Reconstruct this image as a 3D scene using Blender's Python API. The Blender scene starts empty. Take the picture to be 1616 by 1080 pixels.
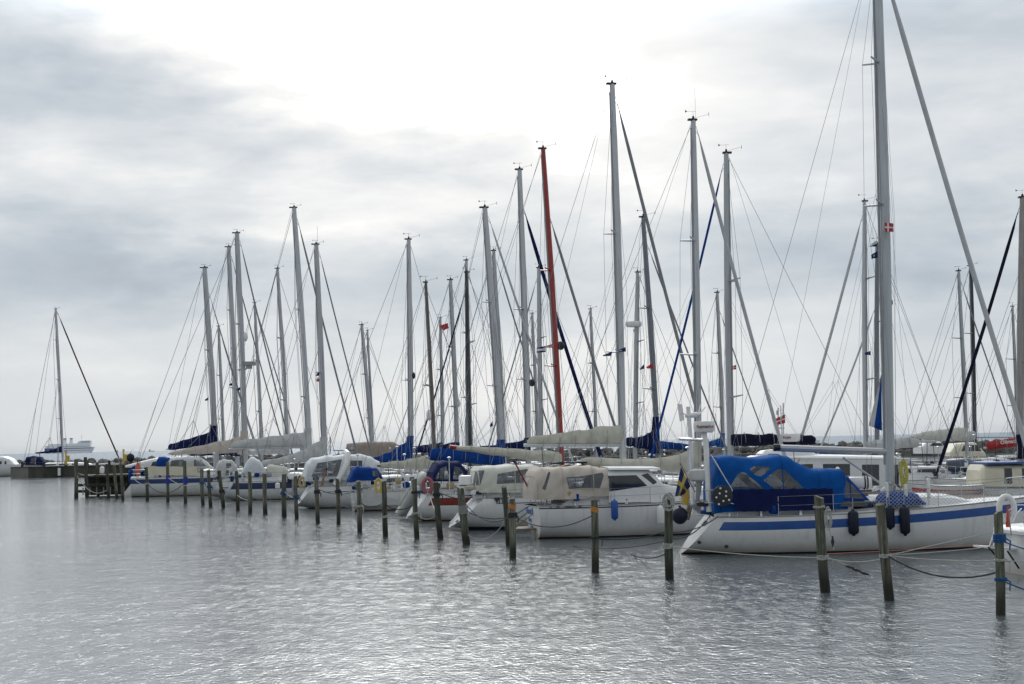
import bpy, math, random
from mathutils import Vector, Matrix
random.seed(7)
R = math.radians
scene = bpy.context.scene
col = scene.collection

# ------------------------------------------------------------------ camera
F, CX, CY, EYE = 2500.0, 808.0, 540.0, 3.6
PITCH, ROLL = math.atan(159.0/F), R(1.245)
cam_d = bpy.data.cameras.new('camera'); cam = bpy.data.objects.new('camera', cam_d); col.objects.link(cam)
cam_d.sensor_width = 36.0; cam_d.lens = 36.0*F/1616.0
cam_d.clip_start = 0.5; cam_d.clip_end = 60000
CAMM = Matrix.Translation((0, 0, EYE)) @ Matrix.Rotation(math.pi/2+PITCH, 4, 'X') @ Matrix.Rotation(-ROLL, 4, 'Z')
cam.matrix_world = CAMM
scene.camera = cam
scene.view_settings.view_transform = 'Standard'; scene.view_settings.look = 'None'
scene.view_settings.exposure = 0.0; scene.view_settings.gamma = 1.0

# ------------------------------------------------------------------ sky
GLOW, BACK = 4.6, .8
SUN_EL, SUN_AZ = R(32), R(-4)      # behind the bright patch of cloud, ahead of the camera
world = bpy.data.worlds.new('World'); scene.world = world; world.use_nodes = True
NT = world.node_tree; NT.nodes.clear()
def wn(t, **k):
    n = NT.nodes.new(t)
    for a, b in k.items(): setattr(n, a, b)
    return n
def wl(a, b): NT.links.new(a, b)
def wmath(op, a, b=None, c=None, clamp=False):
    n = wn('ShaderNodeMath', operation=op); n.use_clamp = clamp
    for i, v in enumerate((a, b, c)):
        if v is None: continue
        if isinstance(v, (int, float)): n.inputs[i].default_value = v
        else: wl(v, n.inputs[i])
    return n.outputs[0]
wout = wn('ShaderNodeOutputWorld')
sky = wn('ShaderNodeTexSky', sky_type='NISHITA'); sky.sun_disc = False
sky.sun_elevation = SUN_EL; sky.sun_rotation = SUN_AZ
skybg = wn('ShaderNodeBackground'); wl(sky.outputs[0], skybg.inputs[0]); skybg.inputs[1].default_value = 0.07
tc = wn('ShaderNodeTexCoord')
mp = wn('ShaderNodeMapping'); wl(tc.outputs['Generated'], mp.inputs[0]); mp.inputs['Scale'].default_value = (1.0, 1.0, 3.2)
nz = wn('ShaderNodeTexNoise'); wl(mp.outputs[0], nz.inputs['Vector']); nz.inputs['Scale'].default_value = 5.0
nz.inputs['Detail'].default_value = 7; nz.inputs['Roughness'].default_value = 0.52; nz.inputs['Distortion'].default_value = 0.35
nz2 = wn('ShaderNodeTexNoise'); wl(mp.outputs[0], nz2.inputs['Vector']); nz2.inputs['Scale'].default_value = 14.0
nz2.inputs['Detail'].default_value = 8; nz2.inputs['Roughness'].default_value = 0.55; nz2.inputs['Distortion'].default_value = 0.2
# domain-warped direction
warp = wn('ShaderNodeVectorMath', operation='SUBTRACT'); wl(nz2.outputs['Color'], warp.inputs[0]); warp.inputs[1].default_value = (.5, .5, .5)
warp2 = wn('ShaderNodeVectorMath', operation='MULTIPLY'); wl(warp.outputs[0], warp2.inputs[0]); warp2.inputs[1].default_value = (.10, 0, .05)
wadd = wn('ShaderNodeVectorMath', operation='ADD'); wl(tc.outputs['Generated'], wadd.inputs[0]); wl(warp2.outputs[0], wadd.inputs[1])
sx = wn('ShaderNodeSeparateXYZ'); wl(wadd.outputs[0], sx.inputs[0])
front = wmath('GREATER_THAN', sx.outputs[1], 0.0)
def yh(px): return 716.7 - 0.02174*px
BLOBS = [ # px, py, sx, sy, amp : where the cloud cover over the harbour is thin (bright) or thick
 (700, 80, 320, 140, .15), (900, 200, 300, 150, .10), (560, 20, 260, 90, .14), (450, 130, 150, 70, .05),
 (120, 130, 290, 85, -.058), (330, 215, 300, 50, -.062), (620, 245, 170, 26, -.05), (150, 20, 120, 40, -.01),
 (90, 290, 330, 60, .075), (480, 330, 240, 50, .07), (40, 235, 160, 20, .04), (660, 350, 140, 22, .04),
 (120, 410, 160, 50, -.070), (480, 400, 300, 45, -.02), (180, 480, 230, 45, -.06), (600, 480, 240, 60, -.035), (780, 470, 160, 50, -.04),
 (1250, 390, 170, 70, -.085), (1010, 390, 120, 55, -.05), (1500, 400, 170, 90, -.095), (1200, 60, 260, 55, -.02),
 (1500, 130, 230, 70, -.035), (1480, 200, 190, 35, .03), (1450, 10, 220, 50, -.05), (1300, 270, 220, 40, .05),
 (350, 620, 500, 90, .03), (900, 620, 350, 100, .05), (420, 370, 120, 16, .06), (250, 440, 90, 22, -.05), (520, 420, 90, 20, .035), (1090, 320, 130, 26, .05), (700, 420, 120, 22, -.04), (1330, 480, 180, 22, .03), (1450, 600, 400, 80, -.01), (0, 560, 220, 90, -.005),
]
acc = None
for (bx, by, sxx, syy, amp) in BLOBS:
    ax, az = (bx-808)/F, (yh(bx)-by)/F
    a = wmath('MULTIPLY', wmath('SUBTRACT', sx.outputs[0], ax), F/sxx)
    b = wmath('MULTIPLY', wmath('SUBTRACT', sx.outputs[2], az), F/syy)
    q = wmath('ADD', wmath('MULTIPLY', a, a), wmath('MULTIPLY', b, b))
    g = wmath('MULTIPLY', wmath('POWER', 2.718, wmath('MULTIPLY', q, -0.7)), amp)
    acc = g if acc is None else wmath('ADD', acc, g)
acc = wmath('MULTIPLY', acc, front)
upel = wn('ShaderNodeMapRange'); wl(sx.outputs[2], upel.inputs[0]); upel.inputs[1].default_value = 0.0; upel.inputs[2].default_value = 0.12
upel.inputs[3].default_value = 0.2; upel.inputs[4].default_value = 1.0
n1 = wmath('MULTIPLY', wmath('SUBTRACT', nz.outputs[0], 0.5), 0.34)
n2 = wmath('MULTIPLY', wmath('SUBTRACT', nz2.outputs[0], 0.5), 0.25)
nn = wmath('MULTIPLY', wmath('ADD', n1, n2), upel.outputs[0])
lum = wmath('ADD', wmath('ADD', acc, nn), 0.858)
ramp = wn('ShaderNodeValToRGB'); wl(lum, ramp.inputs[0])
cr = ramp.color_ramp
def s2l(c): return tuple((x/12.92 if x <= .04045 else ((x+.055)/1.055)**2.4) for x in c)
cr.elements[0].position = 0.60; cr.elements[0].color = (*s2l((.615, .655, .705)), 1)
cr.elements[1].position = 1.0; cr.elements[1].color = (.985, .98, .965, 1)
for p, c in ((.75, (.74, .778, .815)), (.83, (.82, .847, .87)), (.90, (.888, .903, .915)), (.955, (.95, .953, .955))):
    e = cr.elements.new(p); e.color = (*s2l(c), 1)
cbg = wn('ShaderNodeBackground'); wl(ramp.outputs[0], cbg.inputs[0])
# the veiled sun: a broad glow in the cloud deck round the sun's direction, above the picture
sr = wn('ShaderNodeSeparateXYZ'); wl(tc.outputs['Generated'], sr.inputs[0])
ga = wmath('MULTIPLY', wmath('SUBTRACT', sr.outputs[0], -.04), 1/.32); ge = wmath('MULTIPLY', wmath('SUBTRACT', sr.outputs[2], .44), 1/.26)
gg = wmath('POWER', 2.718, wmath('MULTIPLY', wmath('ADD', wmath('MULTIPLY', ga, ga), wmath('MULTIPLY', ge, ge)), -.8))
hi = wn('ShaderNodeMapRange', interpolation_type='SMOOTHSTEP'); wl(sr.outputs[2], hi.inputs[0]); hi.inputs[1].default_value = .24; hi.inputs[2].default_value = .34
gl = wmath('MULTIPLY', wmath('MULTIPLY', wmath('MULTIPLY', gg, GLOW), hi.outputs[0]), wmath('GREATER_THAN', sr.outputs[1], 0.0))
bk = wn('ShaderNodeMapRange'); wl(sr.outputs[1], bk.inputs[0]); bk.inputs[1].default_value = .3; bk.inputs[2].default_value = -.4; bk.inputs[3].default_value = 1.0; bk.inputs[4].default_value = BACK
hd = wn('ShaderNodeMapRange', interpolation_type='SMOOTHSTEP'); wl(lum, hd.inputs[0]); hd.inputs[1].default_value = .99; hd.inputs[2].default_value = 1.25; hd.inputs[4].default_value = 3.6
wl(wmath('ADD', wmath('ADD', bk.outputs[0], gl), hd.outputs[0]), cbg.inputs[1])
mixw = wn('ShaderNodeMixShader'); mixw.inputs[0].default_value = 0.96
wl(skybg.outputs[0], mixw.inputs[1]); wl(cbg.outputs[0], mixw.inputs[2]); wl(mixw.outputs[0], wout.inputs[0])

sun_d = bpy.data.lights.new('sun', 'SUN'); sun_d.energy = 0.9; sun_d.angle = R(22); sun_d.color = (1, .97, .93)
sun = bpy.data.objects.new('sun', sun_d); col.objects.link(sun)
sd = Vector((math.sin(SUN_AZ)*math.cos(SUN_EL), math.cos(SUN_AZ)*math.cos(SUN_EL), math.sin(SUN_EL)))
sun.rotation_euler = sd.to_track_quat('Z', 'Y').to_euler(); sun.location = (0, 0, 60)

# ------------------------------------------------------------------ photograph pixel -> world
CP, CR3 = Vector((0, 0, EYE)), CAMM.to_3x3()
def ray(px, py): return CR3 @ Vector(((px-CX)/F, -(py-CY)/F, -1.0))
def atY(px, py, Y): d = ray(px, py); return CP + d*(Y/d.y)
def gnd(px, py): d = ray(px, py); return CP + d*(-EYE/d.z)

# ------------------------------------------------------------------ materials
MATS = {}
def mat(name, c, rough=.5, metal=0.0, var=.12, scale=3.0, bump=0.0, spec=.5, coat=0.0, c2=None, stretch=(1, 1, 1), bscale=None):
    if name in MATS: return MATS[name]
    m = bpy.data.materials.new(name); m.use_nodes = True; nt = m.node_tree; nd = nt.nodes; b = nd['Principled BSDF']
    b.inputs['Roughness'].default_value = rough; b.inputs['Metallic'].default_value = metal
    b.inputs['Specular IOR Level'].default_value = spec; b.inputs['Coat Weight'].default_value = coat
    t = nd.new('ShaderNodeTexCoord'); mpn = nd.new('ShaderNodeMapping'); nt.links.new(t.outputs['Object'], mpn.inputs[0])
    mpn.inputs['Scale'].default_value = stretch
    n = nd.new('ShaderNodeTexNoise'); nt.links.new(mpn.outputs[0], n.inputs['Vector']); n.inputs['Scale'].default_value = scale; n.inputs['Detail'].default_value = 6
    n.inputs['Roughness'].default_value = .6
    r = nd.new('ShaderNodeValToRGB'); nt.links.new(n.outputs[0], r.inputs[0])
    r.color_ramp.elements[0].position = .32; r.color_ramp.elements[1].position = .68
    lo = c2 if c2 else tuple(x*(1-var) for x in c); hi = c if c2 else tuple(min(1, x*(1+var*.6)) for x in c)
    r.color_ramp.elements[0].color = (*lo, 1); r.color_ramp.elements[1].color = (*hi, 1)
    nt.links.new(r.outputs[0], b.inputs['Base Color'])
    if bump:
        n3 = nd.new('ShaderNodeTexNoise'); nt.links.new(mpn.outputs[0], n3.inputs['Vector']); n3.inputs['Scale'].default_value = bscale or scale*2.2; n3.inputs['Detail'].default_value = 4
        bp = nd.new('ShaderNodeBump'); bp.inputs['Strength'].default_value = bump; bp.inputs['Distance'].default_value = .04
        nt.links.new(n3.outputs[0], bp.inputs['Height']); nt.links.new(bp.outputs[0], b.inputs['Normal'])
    MATS[name] = m; return m
def hullmat(name, c, stain=(.40, .35, .25), amt=.8):
    """gelcoat with faint dirt: vertical run-off streaks and a scummy waterline"""
    m = bpy.data.materials.new(name); m.use_nodes = True; nt = m.node_tree; nd = nt.nodes; b = nd['Principled BSDF']
    b.inputs['Roughness'].default_value = .28; b.inputs['Coat Weight'].default_value = .25; b.inputs['Coat Roughness'].default_value = .15
    t = nd.new('ShaderNodeTexCoord'); mpn = nd.new('ShaderNodeMapping'); nt.links.new(t.outputs['Object'], mpn.inputs[0]); mpn.inputs['Scale'].default_value = (5, 5, .35)
    n = nd.new('ShaderNodeTexNoise'); nt.links.new(mpn.outputs[0], n.inputs['Vector']); n.inputs['Scale'].default_value = 1.3; n.inputs['Detail'].default_value = 5
    r = nd.new('ShaderNodeValToRGB'); nt.links.new(n.outputs[0], r.inputs[0]); r.color_ramp.elements[0].position = .52; r.color_ramp.elements[1].position = .8
    r.color_ramp.elements[0].color = (0, 0, 0, 1); r.color_ramp.elements[1].color = (.4, .4, .4, 1)
    sp = nd.new('ShaderNodeSeparateXYZ'); nt.links.new(t.outputs['Object'], sp.inputs[0])
    n2 = nd.new('ShaderNodeTexNoise'); nt.links.new(t.outputs['Object'], n2.inputs['Vector']); n2.inputs['Scale'].default_value = 2.2; n2.inputs['Detail'].default_value = 6
    ad = nd.new('ShaderNodeMath'); ad.operation = 'MULTIPLY_ADD'; nt.links.new(n2.outputs[0], ad.inputs[0]); ad.inputs[1].default_value = -.35; nt.links.new(sp.outputs[2], ad.inputs[2])
    mr = nd.new('ShaderNodeMapRange'); nt.links.new(ad.outputs[0], mr.inputs[0]); mr.inputs[1].default_value = .2; mr.inputs[2].default_value = -.12; mr.inputs[3].default_value = 0; mr.inputs[4].default_value = .75
    mx0 = nd.new('ShaderNodeMath'); mx0.operation = 'MAXIMUM'; nt.links.new(r.outputs[0], mx0.inputs[0]); nt.links.new(mr.outputs[0], mx0.inputs[1])
    ml = nd.new('ShaderNodeMath'); ml.operation = 'MULTIPLY'; nt.links.new(mx0.outputs[0], ml.inputs[0]); ml.inputs[1].default_value = amt
    mx = nd.new('ShaderNodeMix'); mx.data_type = 'RGBA'; nt.links.new(ml.outputs[0], mx.inputs[0]); mx.inputs[6].default_value = (*c, 1); mx.inputs[7].default_value = (*stain, 1)
    nt.links.new(mx.outputs[2], b.inputs['Base Color'])
    MATS[name] = m; return m
WHITE = hullmat('hull_gelcoat', (.72, .73, .73))
CREAMH = hullmat('cream_gelcoat', (.70, .68, .60))
DECK = mat('deck_gelcoat', (.74, .75, .75), .4, var=.1, scale=1.5)
CREAM = mat('cream_paint', (.68, .64, .50), .5, var=.08)
NAVYP = mat('navy_paint', (.015, .03, .11), .3, coat=.3)
BLUEP = mat('blue_paint', (.012, .075, .30), .3, coat=.3)
REDP = mat('red_paint', (.20, .022, .018), .4)
REDM = mat('red_mast_paint', (.32, .022, .018), .35, coat=.2)
BOOT = mat('dark_antifouling', (.012, .02, .04), .6)
BOOTR = mat('red_antifouling', (.10, .02, .018), .6)
TURQ = mat('turquoise_paint', (.03, .27, .30), .4)
ALU = mat('mast_aluminium', (.44, .46, .48), .45, .35, var=.07, scale=2.0, stretch=(3, 3, .4))
ALUL = mat('pale_mast_paint', (.52, .545, .57), .45, .1, var=.06, scale=2.0, stretch=(3, 3, .4))
ALUW = mat('worn_mast_aluminium', (.50, .54, .57), .4, .3, c2=(.36, .39, .41), scale=1.6, stretch=(4, 4, .35))
ALUG = mat('grey_mast_paint', (.19, .21, .25), .45, .1)
DARKM = mat('black_mast_paint', (.03, .032, .04), .4)
WOODM = mat('varnished_spar', (.15, .13, .12), .5, var=.25, stretch=(4, 4, .3))
WOODP = mat('pale_wood_spar', (.34, .315, .30), .5, var=.25, stretch=(4, 4, .3))
STEEL = mat('stainless_steel', (.50, .52, .54), .25, .85, var=.05)
WIRE = mat('rigging_wire', (.22, .24, .26), .4, .5, var=.05)
BLACK = mat('black_plastic', (.015, .015, .017), .5)
WHITEP = mat('white_plastic', (.78, .78, .77), .4, var=.06)
GREYP = mat('grey_plastic', (.30, .31, .32), .5)
BLUEF = mat('blue_canvas', (.005, .048, .24), .85, spec=.15, var=.28, scale=2.5, bump=.22)
BLUEB = mat('bright_blue_canvas', (.003, .080, .32), .85, spec=.15, var=.2, scale=2.5, bump=.22)
NAVYF = mat('navy_canvas', (.007, .014, .075), .85, spec=.15, var=.3, scale=2.5, bump=.22)
NAVYK = mat('dark_navy_canvas', (.007, .009, .03), .85, spec=.15, var=.3, scale=2.5, bump=.22)
BEIGEF = mat('beige_canvas', (.54, .48, .42), .8, var=.16, scale=2.5, bump=.22, stretch=(1, 1, .6))
OLIVEF = mat('olive_grey_canvas', (.52, .51, .43), .8, var=.18, scale=2.5, bump=.22)
GREYF = mat('grey_canvas', (.52, .53, .53), .8, var=.15, scale=2.5, bump=.22)
PALEF = mat('pale_canvas', (.62, .66, .68), .7, var=.1, scale=2.5, bump=.22)
CREAMF = mat('cream_canvas', (.60, .60, .54), .75, var=.12, scale=2.5, bump=.22)
SAILF = mat('furled_sailcloth', (.50, .52, .53), .7, var=.15, scale=3, bump=.5, stretch=(1, 1, .5))
SAILD = mat('grey_furled_sailcloth', (.24, .25, .27), .7, var=.2, scale=3, bump=.5, stretch=(1, 1, .5))
REDF = mat('red_canvas', (.36, .02, .025), .75, var=.2, bump=.22)
PINKF = mat('faded_pink_canvas', (.33, .11, .135), .8, var=.2, bump=.22)
TEAK = mat('weathered_teak', (.22, .17, .12), .7, var=.3, scale=4, stretch=(.4, 5, 1))
DARKG = mat('dark_window', (.03, .035, .04), .08, var=.3, scale=1.5, spec=.6)
ORANGE = mat('orange_plastic', (.62, .10, .03), .5)
YELLOW = mat('yellow_plastic', (.60, .42, .05), .5)
YROPE = mat('yellow_rope', (.50, .47, .12), .8, var=.3, scale=20)
LROPE = mat('light_rope', (.42, .42, .39), .9, var=.3, scale=20)
DROPE = mat('dark_rope', (.03, .032, .038), .9, var=.3, scale=20)
BROPE = mat('blue_rope', (.012, .09, .27), .9, var=.3, scale=20)
NAVYV = mat('navy_fender_vinyl', (.008, .012, .03), .55, spec=.3)
BLUEV = mat('blue_fender_vinyl', (.012, .085, .36), .5)
FLAGR = mat('flag_red', (.48, .04, .05), .8); FLAGW = mat('flag_white', (.72, .72, .72), .8)
FLAGB = mat('flag_blue', (.01, .03, .12), .8); FLAGY = mat('flag_yellow', (.42, .32, .06), .8)
TXTR = mat('dark_red_lettering', (.20, .01, .012), .5); TXTB = mat('blue_lettering', (.05, .16, .45), .5); TXTK = mat('black_lettering', (.02, .02, .025), .5)
REDMK = mat('rust_red_mark', (.42, .13, .10), .7)

def clear_vinyl():
    m = bpy.data.materials.new('clear_vinyl'); m.use_nodes = True; nt = m.node_tree; nd = nt.nodes; nd.clear()
    o = nd.new('ShaderNodeOutputMaterial'); t = nd.new('ShaderNodeBsdfTransparent'); t.inputs[0].default_value = (.72, .75, .78, 1)
    g = nd.new('ShaderNodeBsdfPrincipled'); g.inputs['Base Color'].default_value = (.20, .215, .235, 1); g.inputs['Roughness'].default_value = .12
    tc_ = nd.new('ShaderNodeTexCoord'); n = nd.new('ShaderNodeTexNoise'); nt.links.new(tc_.outputs['Object'], n.inputs['Vector']); n.inputs['Scale'].default_value = 2.2; n.inputs['Detail'].default_value = 3
    bp = nd.new('ShaderNodeBump'); bp.inputs['Strength'].default_value = .9; bp.inputs['Distance'].default_value = .12; nt.links.new(n.outputs[0], bp.inputs['Height']); nt.links.new(bp.outputs[0], g.inputs['Normal'])
    mr = nd.new('ShaderNodeMapRange'); nt.links.new(n.outputs[0], mr.inputs[0]); mr.inputs[1].default_value = .35; mr.inputs[2].default_value = .65; mr.inputs[3].default_value = .38; mr.inputs[4].default_value = .58
    x = nd.new('ShaderNodeMixShader'); nt.links.new(mr.outputs[0], x.inputs[0]); nt.links.new(t.outputs[0], x.inputs[1]); nt.links.new(g.outputs[0], x.inputs[2]); nt.links.new(x.outputs[0], o.inputs[0])
    return m
VINYL = clear_vinyl()

def pile_material():
    m = bpy.data.materials.new('weathered_pile_wood'); m.use_nodes = True; nt = m.node_tree; nd = nt.nodes; b = nd['Principled BSDF']; b.inputs['Roughness'].default_value = .85
    t = nd.new('ShaderNodeTexCoord'); oi = nd.new('ShaderNodeObjectInfo')
    mp_ = nd.new('ShaderNodeMapping'); nt.links.new(t.outputs['Object'], mp_.inputs[0]); mp_.inputs['Scale'].default_value = (9, 9, .9)
    vm = nd.new('ShaderNodeVectorMath'); vm.operation = 'ADD'; nt.links.new(mp_.outputs[0], vm.inputs[0])
    sc_ = nd.new('ShaderNodeMath'); sc_.operation = 'MULTIPLY'; nt.links.new(oi.outputs['Random'], sc_.inputs[0]); sc_.inputs[1].default_value = 50; nt.links.new(sc_.outputs[0], vm.inputs[1])
    n = nd.new('ShaderNodeTexNoise'); nt.links.new(vm.outputs[0], n.inputs['Vector']); n.inputs['Scale'].default_value = 1.6; n.inputs['Detail'].default_value = 8; n.inputs['Roughness'].default_value = .65
    r = nd.new('ShaderNodeValToRGB'); nt.links.new(n.outputs[0], r.inputs[0]); e = r.color_ramp.elements
    e[0].position = .3; e[0].color = (.026, .025, .018, 1); e[1].position = .75; e[1].color = (.36, .34, .28, 1)
    a = e.new(.45); a.color = (.09, .085, .06, 1); a = e.new(.58); a.color = (.16, .15, .11, 1)
    # green algae cast, per pile
    n2 = nd.new('ShaderNodeTexNoise'); nt.links.new(vm.outputs[0], n2.inputs['Vector']); n2.inputs['Scale'].default_value = .35; n2.inputs['Detail'].default_value = 3
    mr = nd.new('ShaderNodeMapRange'); nt.links.new(n2.outputs[0], mr.inputs[0]); mr.inputs[1].default_value = .38; mr.inputs[2].default_value = .62; mr.inputs[3].default_value = 0; mr.inputs[4].default_value = .65
    mx = nd.new('ShaderNodeMix'); mx.data_type = 'RGBA'; mx.blend_type = 'MULTIPLY'; nt.links.new(mr.outputs[0], mx.inputs[0]); nt.links.new(r.outputs[0], mx.inputs[6]); mx.inputs[7].default_value = (.42, .66, .50, 1)
    # wet, weed-dark foot
    s = nd.new('ShaderNodeSeparateXYZ'); nt.links.new(t.outputs['Object'], s.inputs[0])
    ad = nd.new('ShaderNodeMath'); ad.operation = 'MULTIPLY_ADD'; nt.links.new(n.outputs[0], ad.inputs[0]); ad.inputs[1].default_value = -.5; nt.links.new(s.outputs[2], ad.inputs[2])
    m2 = nd.new('ShaderNodeMapRange'); nt.links.new(ad.outputs[0], m2.inputs[0]); m2.inputs[1].default_value = .5; m2.inputs[2].default_value = .0; m2.inputs[3].default_value = 0; m2.inputs[4].default_value = .9
    mx2 = nd.new('ShaderNodeMix'); mx2.data_type = 'RGBA'; nt.links.new(m2.outputs[0], mx2.inputs[0]); nt.links.new(mx.outputs[2], mx2.inputs[6]); mx2.inputs[7].default_value = (.012, .012, .008, 1)
    rm = nd.new('ShaderNodeMapRange'); nt.links.new(oi.outputs['Random'], rm.inputs[0]); rm.inputs[3].default_value = .6; rm.inputs[4].default_value = 1.45
    hs = nd.new('ShaderNodeHueSaturation'); nt.links.new(rm.outputs[0], hs.inputs['Value']); hs.inputs['Saturation'].default_value = .85; nt.links.new(mx2.outputs[2], hs.inputs['Color'])
    nt.links.new(hs.outputs[0], b.inputs['Base Color'])
    bp = nd.new('ShaderNodeBump'); bp.inputs['Strength'].default_value = .8; bp.inputs['Distance'].default_value = .03; nt.links.new(n.outputs[0], bp.inputs['Height']); nt.links.new(bp.outputs[0], b.inputs['Normal'])
    return m
PILEM = pile_material()

# ------------------------------------------------------------------ mesh builder
class MB:
    def __init__(s): s.v = []; s.f = []; s.m = []
    def quad(s, a, b, c, d, m=0):
        n = len(s.v); s.v += [a, b, c, d]; s.f.append((n, n+1, n+2, n+3)); s.m.append(m)
    def ring_loft(s, rings, closed=True, caps=True, mfn=None, m=0):
        n = len(rings[0]); base = len(s.v)
        for r in rings: s.v += [tuple(p) for p in r]
        for i in range(len(rings)-1):
            for j in range(n if closed else n-1):
                k = (j+1) % n
                s.f.append((base+i*n+j, base+i*n+k, base+(i+1)*n+k, base+(i+1)*n+j)); s.m.append(mfn(i, j) if mfn else m)
        if caps:
            s.f.append(tuple(base+j for j in reversed(range(n)))); s.m.append(m)
            s.f.append(tuple(base+(len(rings)-1)*n+j for j in range(n))); s.m.append(m)
    def path(s, pts, rad, n=6, m=0, caps=True):
        pts = [Vector(p) for p in pts]; rings = []
        if not isinstance(rad, (list, tuple)): rad = [rad]*len(pts)
        d0 = (pts[1]-pts[0]).normalized(); up = Vector((0, 0, 1)) if abs(d0.z) < .9 else Vector((1, 0, 0))
        x = d0.cross(up).normalized()
        for i, p in enumerate(pts):
            if i == 0: d = pts[1]-pts[0]
            elif i == len(pts)-1: d = pts[-1]-pts[-2]
            else: d = (pts[i+1]-pts[i]).normalized()+(pts[i]-pts[i-1]).normalized()
            if d.length < 1e-9: d = d0.copy()
            d.normalize(); x = (x-d*x.dot(d))
            if x.length < 1e-6: x = d.orthogonal()
            x.normalize(); y = d.cross(x)
            rings.append([p+(x*math.cos(2*math.pi*k/n)+y*math.sin(2*math.pi*k/n))*rad[i] for k in range(n)])
        s.ring_loft(rings, True, caps, m=m)
    def box(s, c, d, m=0, rz=0, taper=1.0):
        cx, cy, cz = c; a, b, h = d[0]/2, d[1]/2, d[2]/2; cs, sn = math.cos(rz), math.sin(rz); r = []
        for z, t in ((-h, 1), (h, taper)):
            r.append([(cx+x*t*cs-y*t*sn, cy+x*t*sn+y*t*cs, cz+z) for x, y in ((-a, -b), (a, -b), (a, b), (-a, b))])
        s.ring_loft(r, True, True, m=m)
    def ball(s, c, rx, ry=None, rz=None, n=12, k=8, m=0):
        ry = ry or rx; rz = rz or rx; rings = []
        for i in range(k+1):
            t = -math.pi/2+math.pi*i/k; w = max(math.cos(t), .02)
            rings.append([(c[0]+rx*w*math.cos(2*math.pi*j/n), c[1]+ry*w*math.sin(2*math.pi*j/n), c[2]+rz*math.sin(t)) for j in range(n)])
        s.ring_loft(rings, True, True, m=m)
    def prism(s, poly, th, m=0):
        """poly: list of 3D points (planar); extruded by vector th"""
        th = Vector(th); a = [Vector(p) for p in poly]; s.ring_loft([a, [p+th for p in a]], True, True, m=m)
    def build(s, name, mats, parent=None, smooth=True, label=None):
        me = bpy.data.meshes.new(name); me.from_pydata([tuple(p) for p in s.v], [], s.f)
        mats = mats if isinstance(mats, (list, tuple)) else [mats]
        for q in mats: me.materials.append(q)
        me.polygons.foreach_set('material_index', s.m)
        import bmesh
        bm = bmesh.new(); bm.from_mesh(me); bmesh.ops.recalc_face_normals(bm, faces=bm.faces); bm.to_mesh(me); bm.free()
        if smooth:
            me.polygons.foreach_set('use_smooth', [True]*len(me.polygons)); me.set_sharp_from_angle(angle=R(38))
        o = bpy.data.objects.new(name, me); col.objects.link(o)
        if parent is not None: o.parent = parent
        if label: o['label'] = label
        return o
def tag(o, label, cat, group=None):
    o['label'] = label; o['category'] = cat
    if group: o['group'] = group
    return o
def structure(o): o['kind'] = 'structure'; return o
def thing(name, label, cat, loc=(0, 0, 0), rz=0, group=None):
    o = bpy.data.objects.new(name, None); col.objects.link(o); o.location = loc; o.rotation_euler = (0, 0, rz); o.empty_display_size = .3
    return tag(o, label, cat, group)
def text(s_, size, material, parent, origin, ex, ey, name='lettering', ext=.004):
    c = bpy.data.curves.new('t', 'FONT'); c.body = s_; c.size = size; c.extrude = ext; c.resolution_u = 2; c.offset = size*.022
    o = bpy.data.objects.new('t', c); col.objects.link(o); bpy.context.view_layer.update()
    dg = bpy.context.evaluated_depsgraph_get(); me = bpy.data.meshes.new_from_object(o.evaluated_get(dg))
    bpy.data.objects.remove(o); ex = Vector(ex).normalized(); ey = Vector(ey); ey = (ey-ex*ey.dot(ex)).normalized(); ez = ex.cross(ey)
    M = Matrix(((ex.x, ey.x, ez.x, origin[0]), (ex.y, ey.y, ez.y, origin[1]), (ex.z, ey.z, ez.z, origin[2]), (0, 0, 0, 1)))
    me.transform(M); me.materials.clear(); me.materials.append(material)
    q = bpy.data.objects.new(name, me); col.objects.link(q); q.parent = parent; return q
def sm(t): t = max(0, min(1, t)); return t*t*(3-2*t)
def lerp(a, b, t): return a+(b-a)*t
def interp(tab, x):
    if x <= tab[0][0]: return tab[0][1]
    for (a, b), (c, d) in zip(tab, tab[1:]):
        if x <= c: return lerp(b, d, (x-a)/(c-a) if c > a else 0)
    return tab[-1][1]
def inpoly(x, z, P):
    c = False; j = len(P)-1
    for i in range(len(P)):
        if (P[i][1] > z) != (P[j][1] > z) and x < (P[j][0]-P[i][0])*(z-P[i][1])/(P[j][1]-P[i][1])+P[i][0]: c = not c
        j = i
    return c

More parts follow.
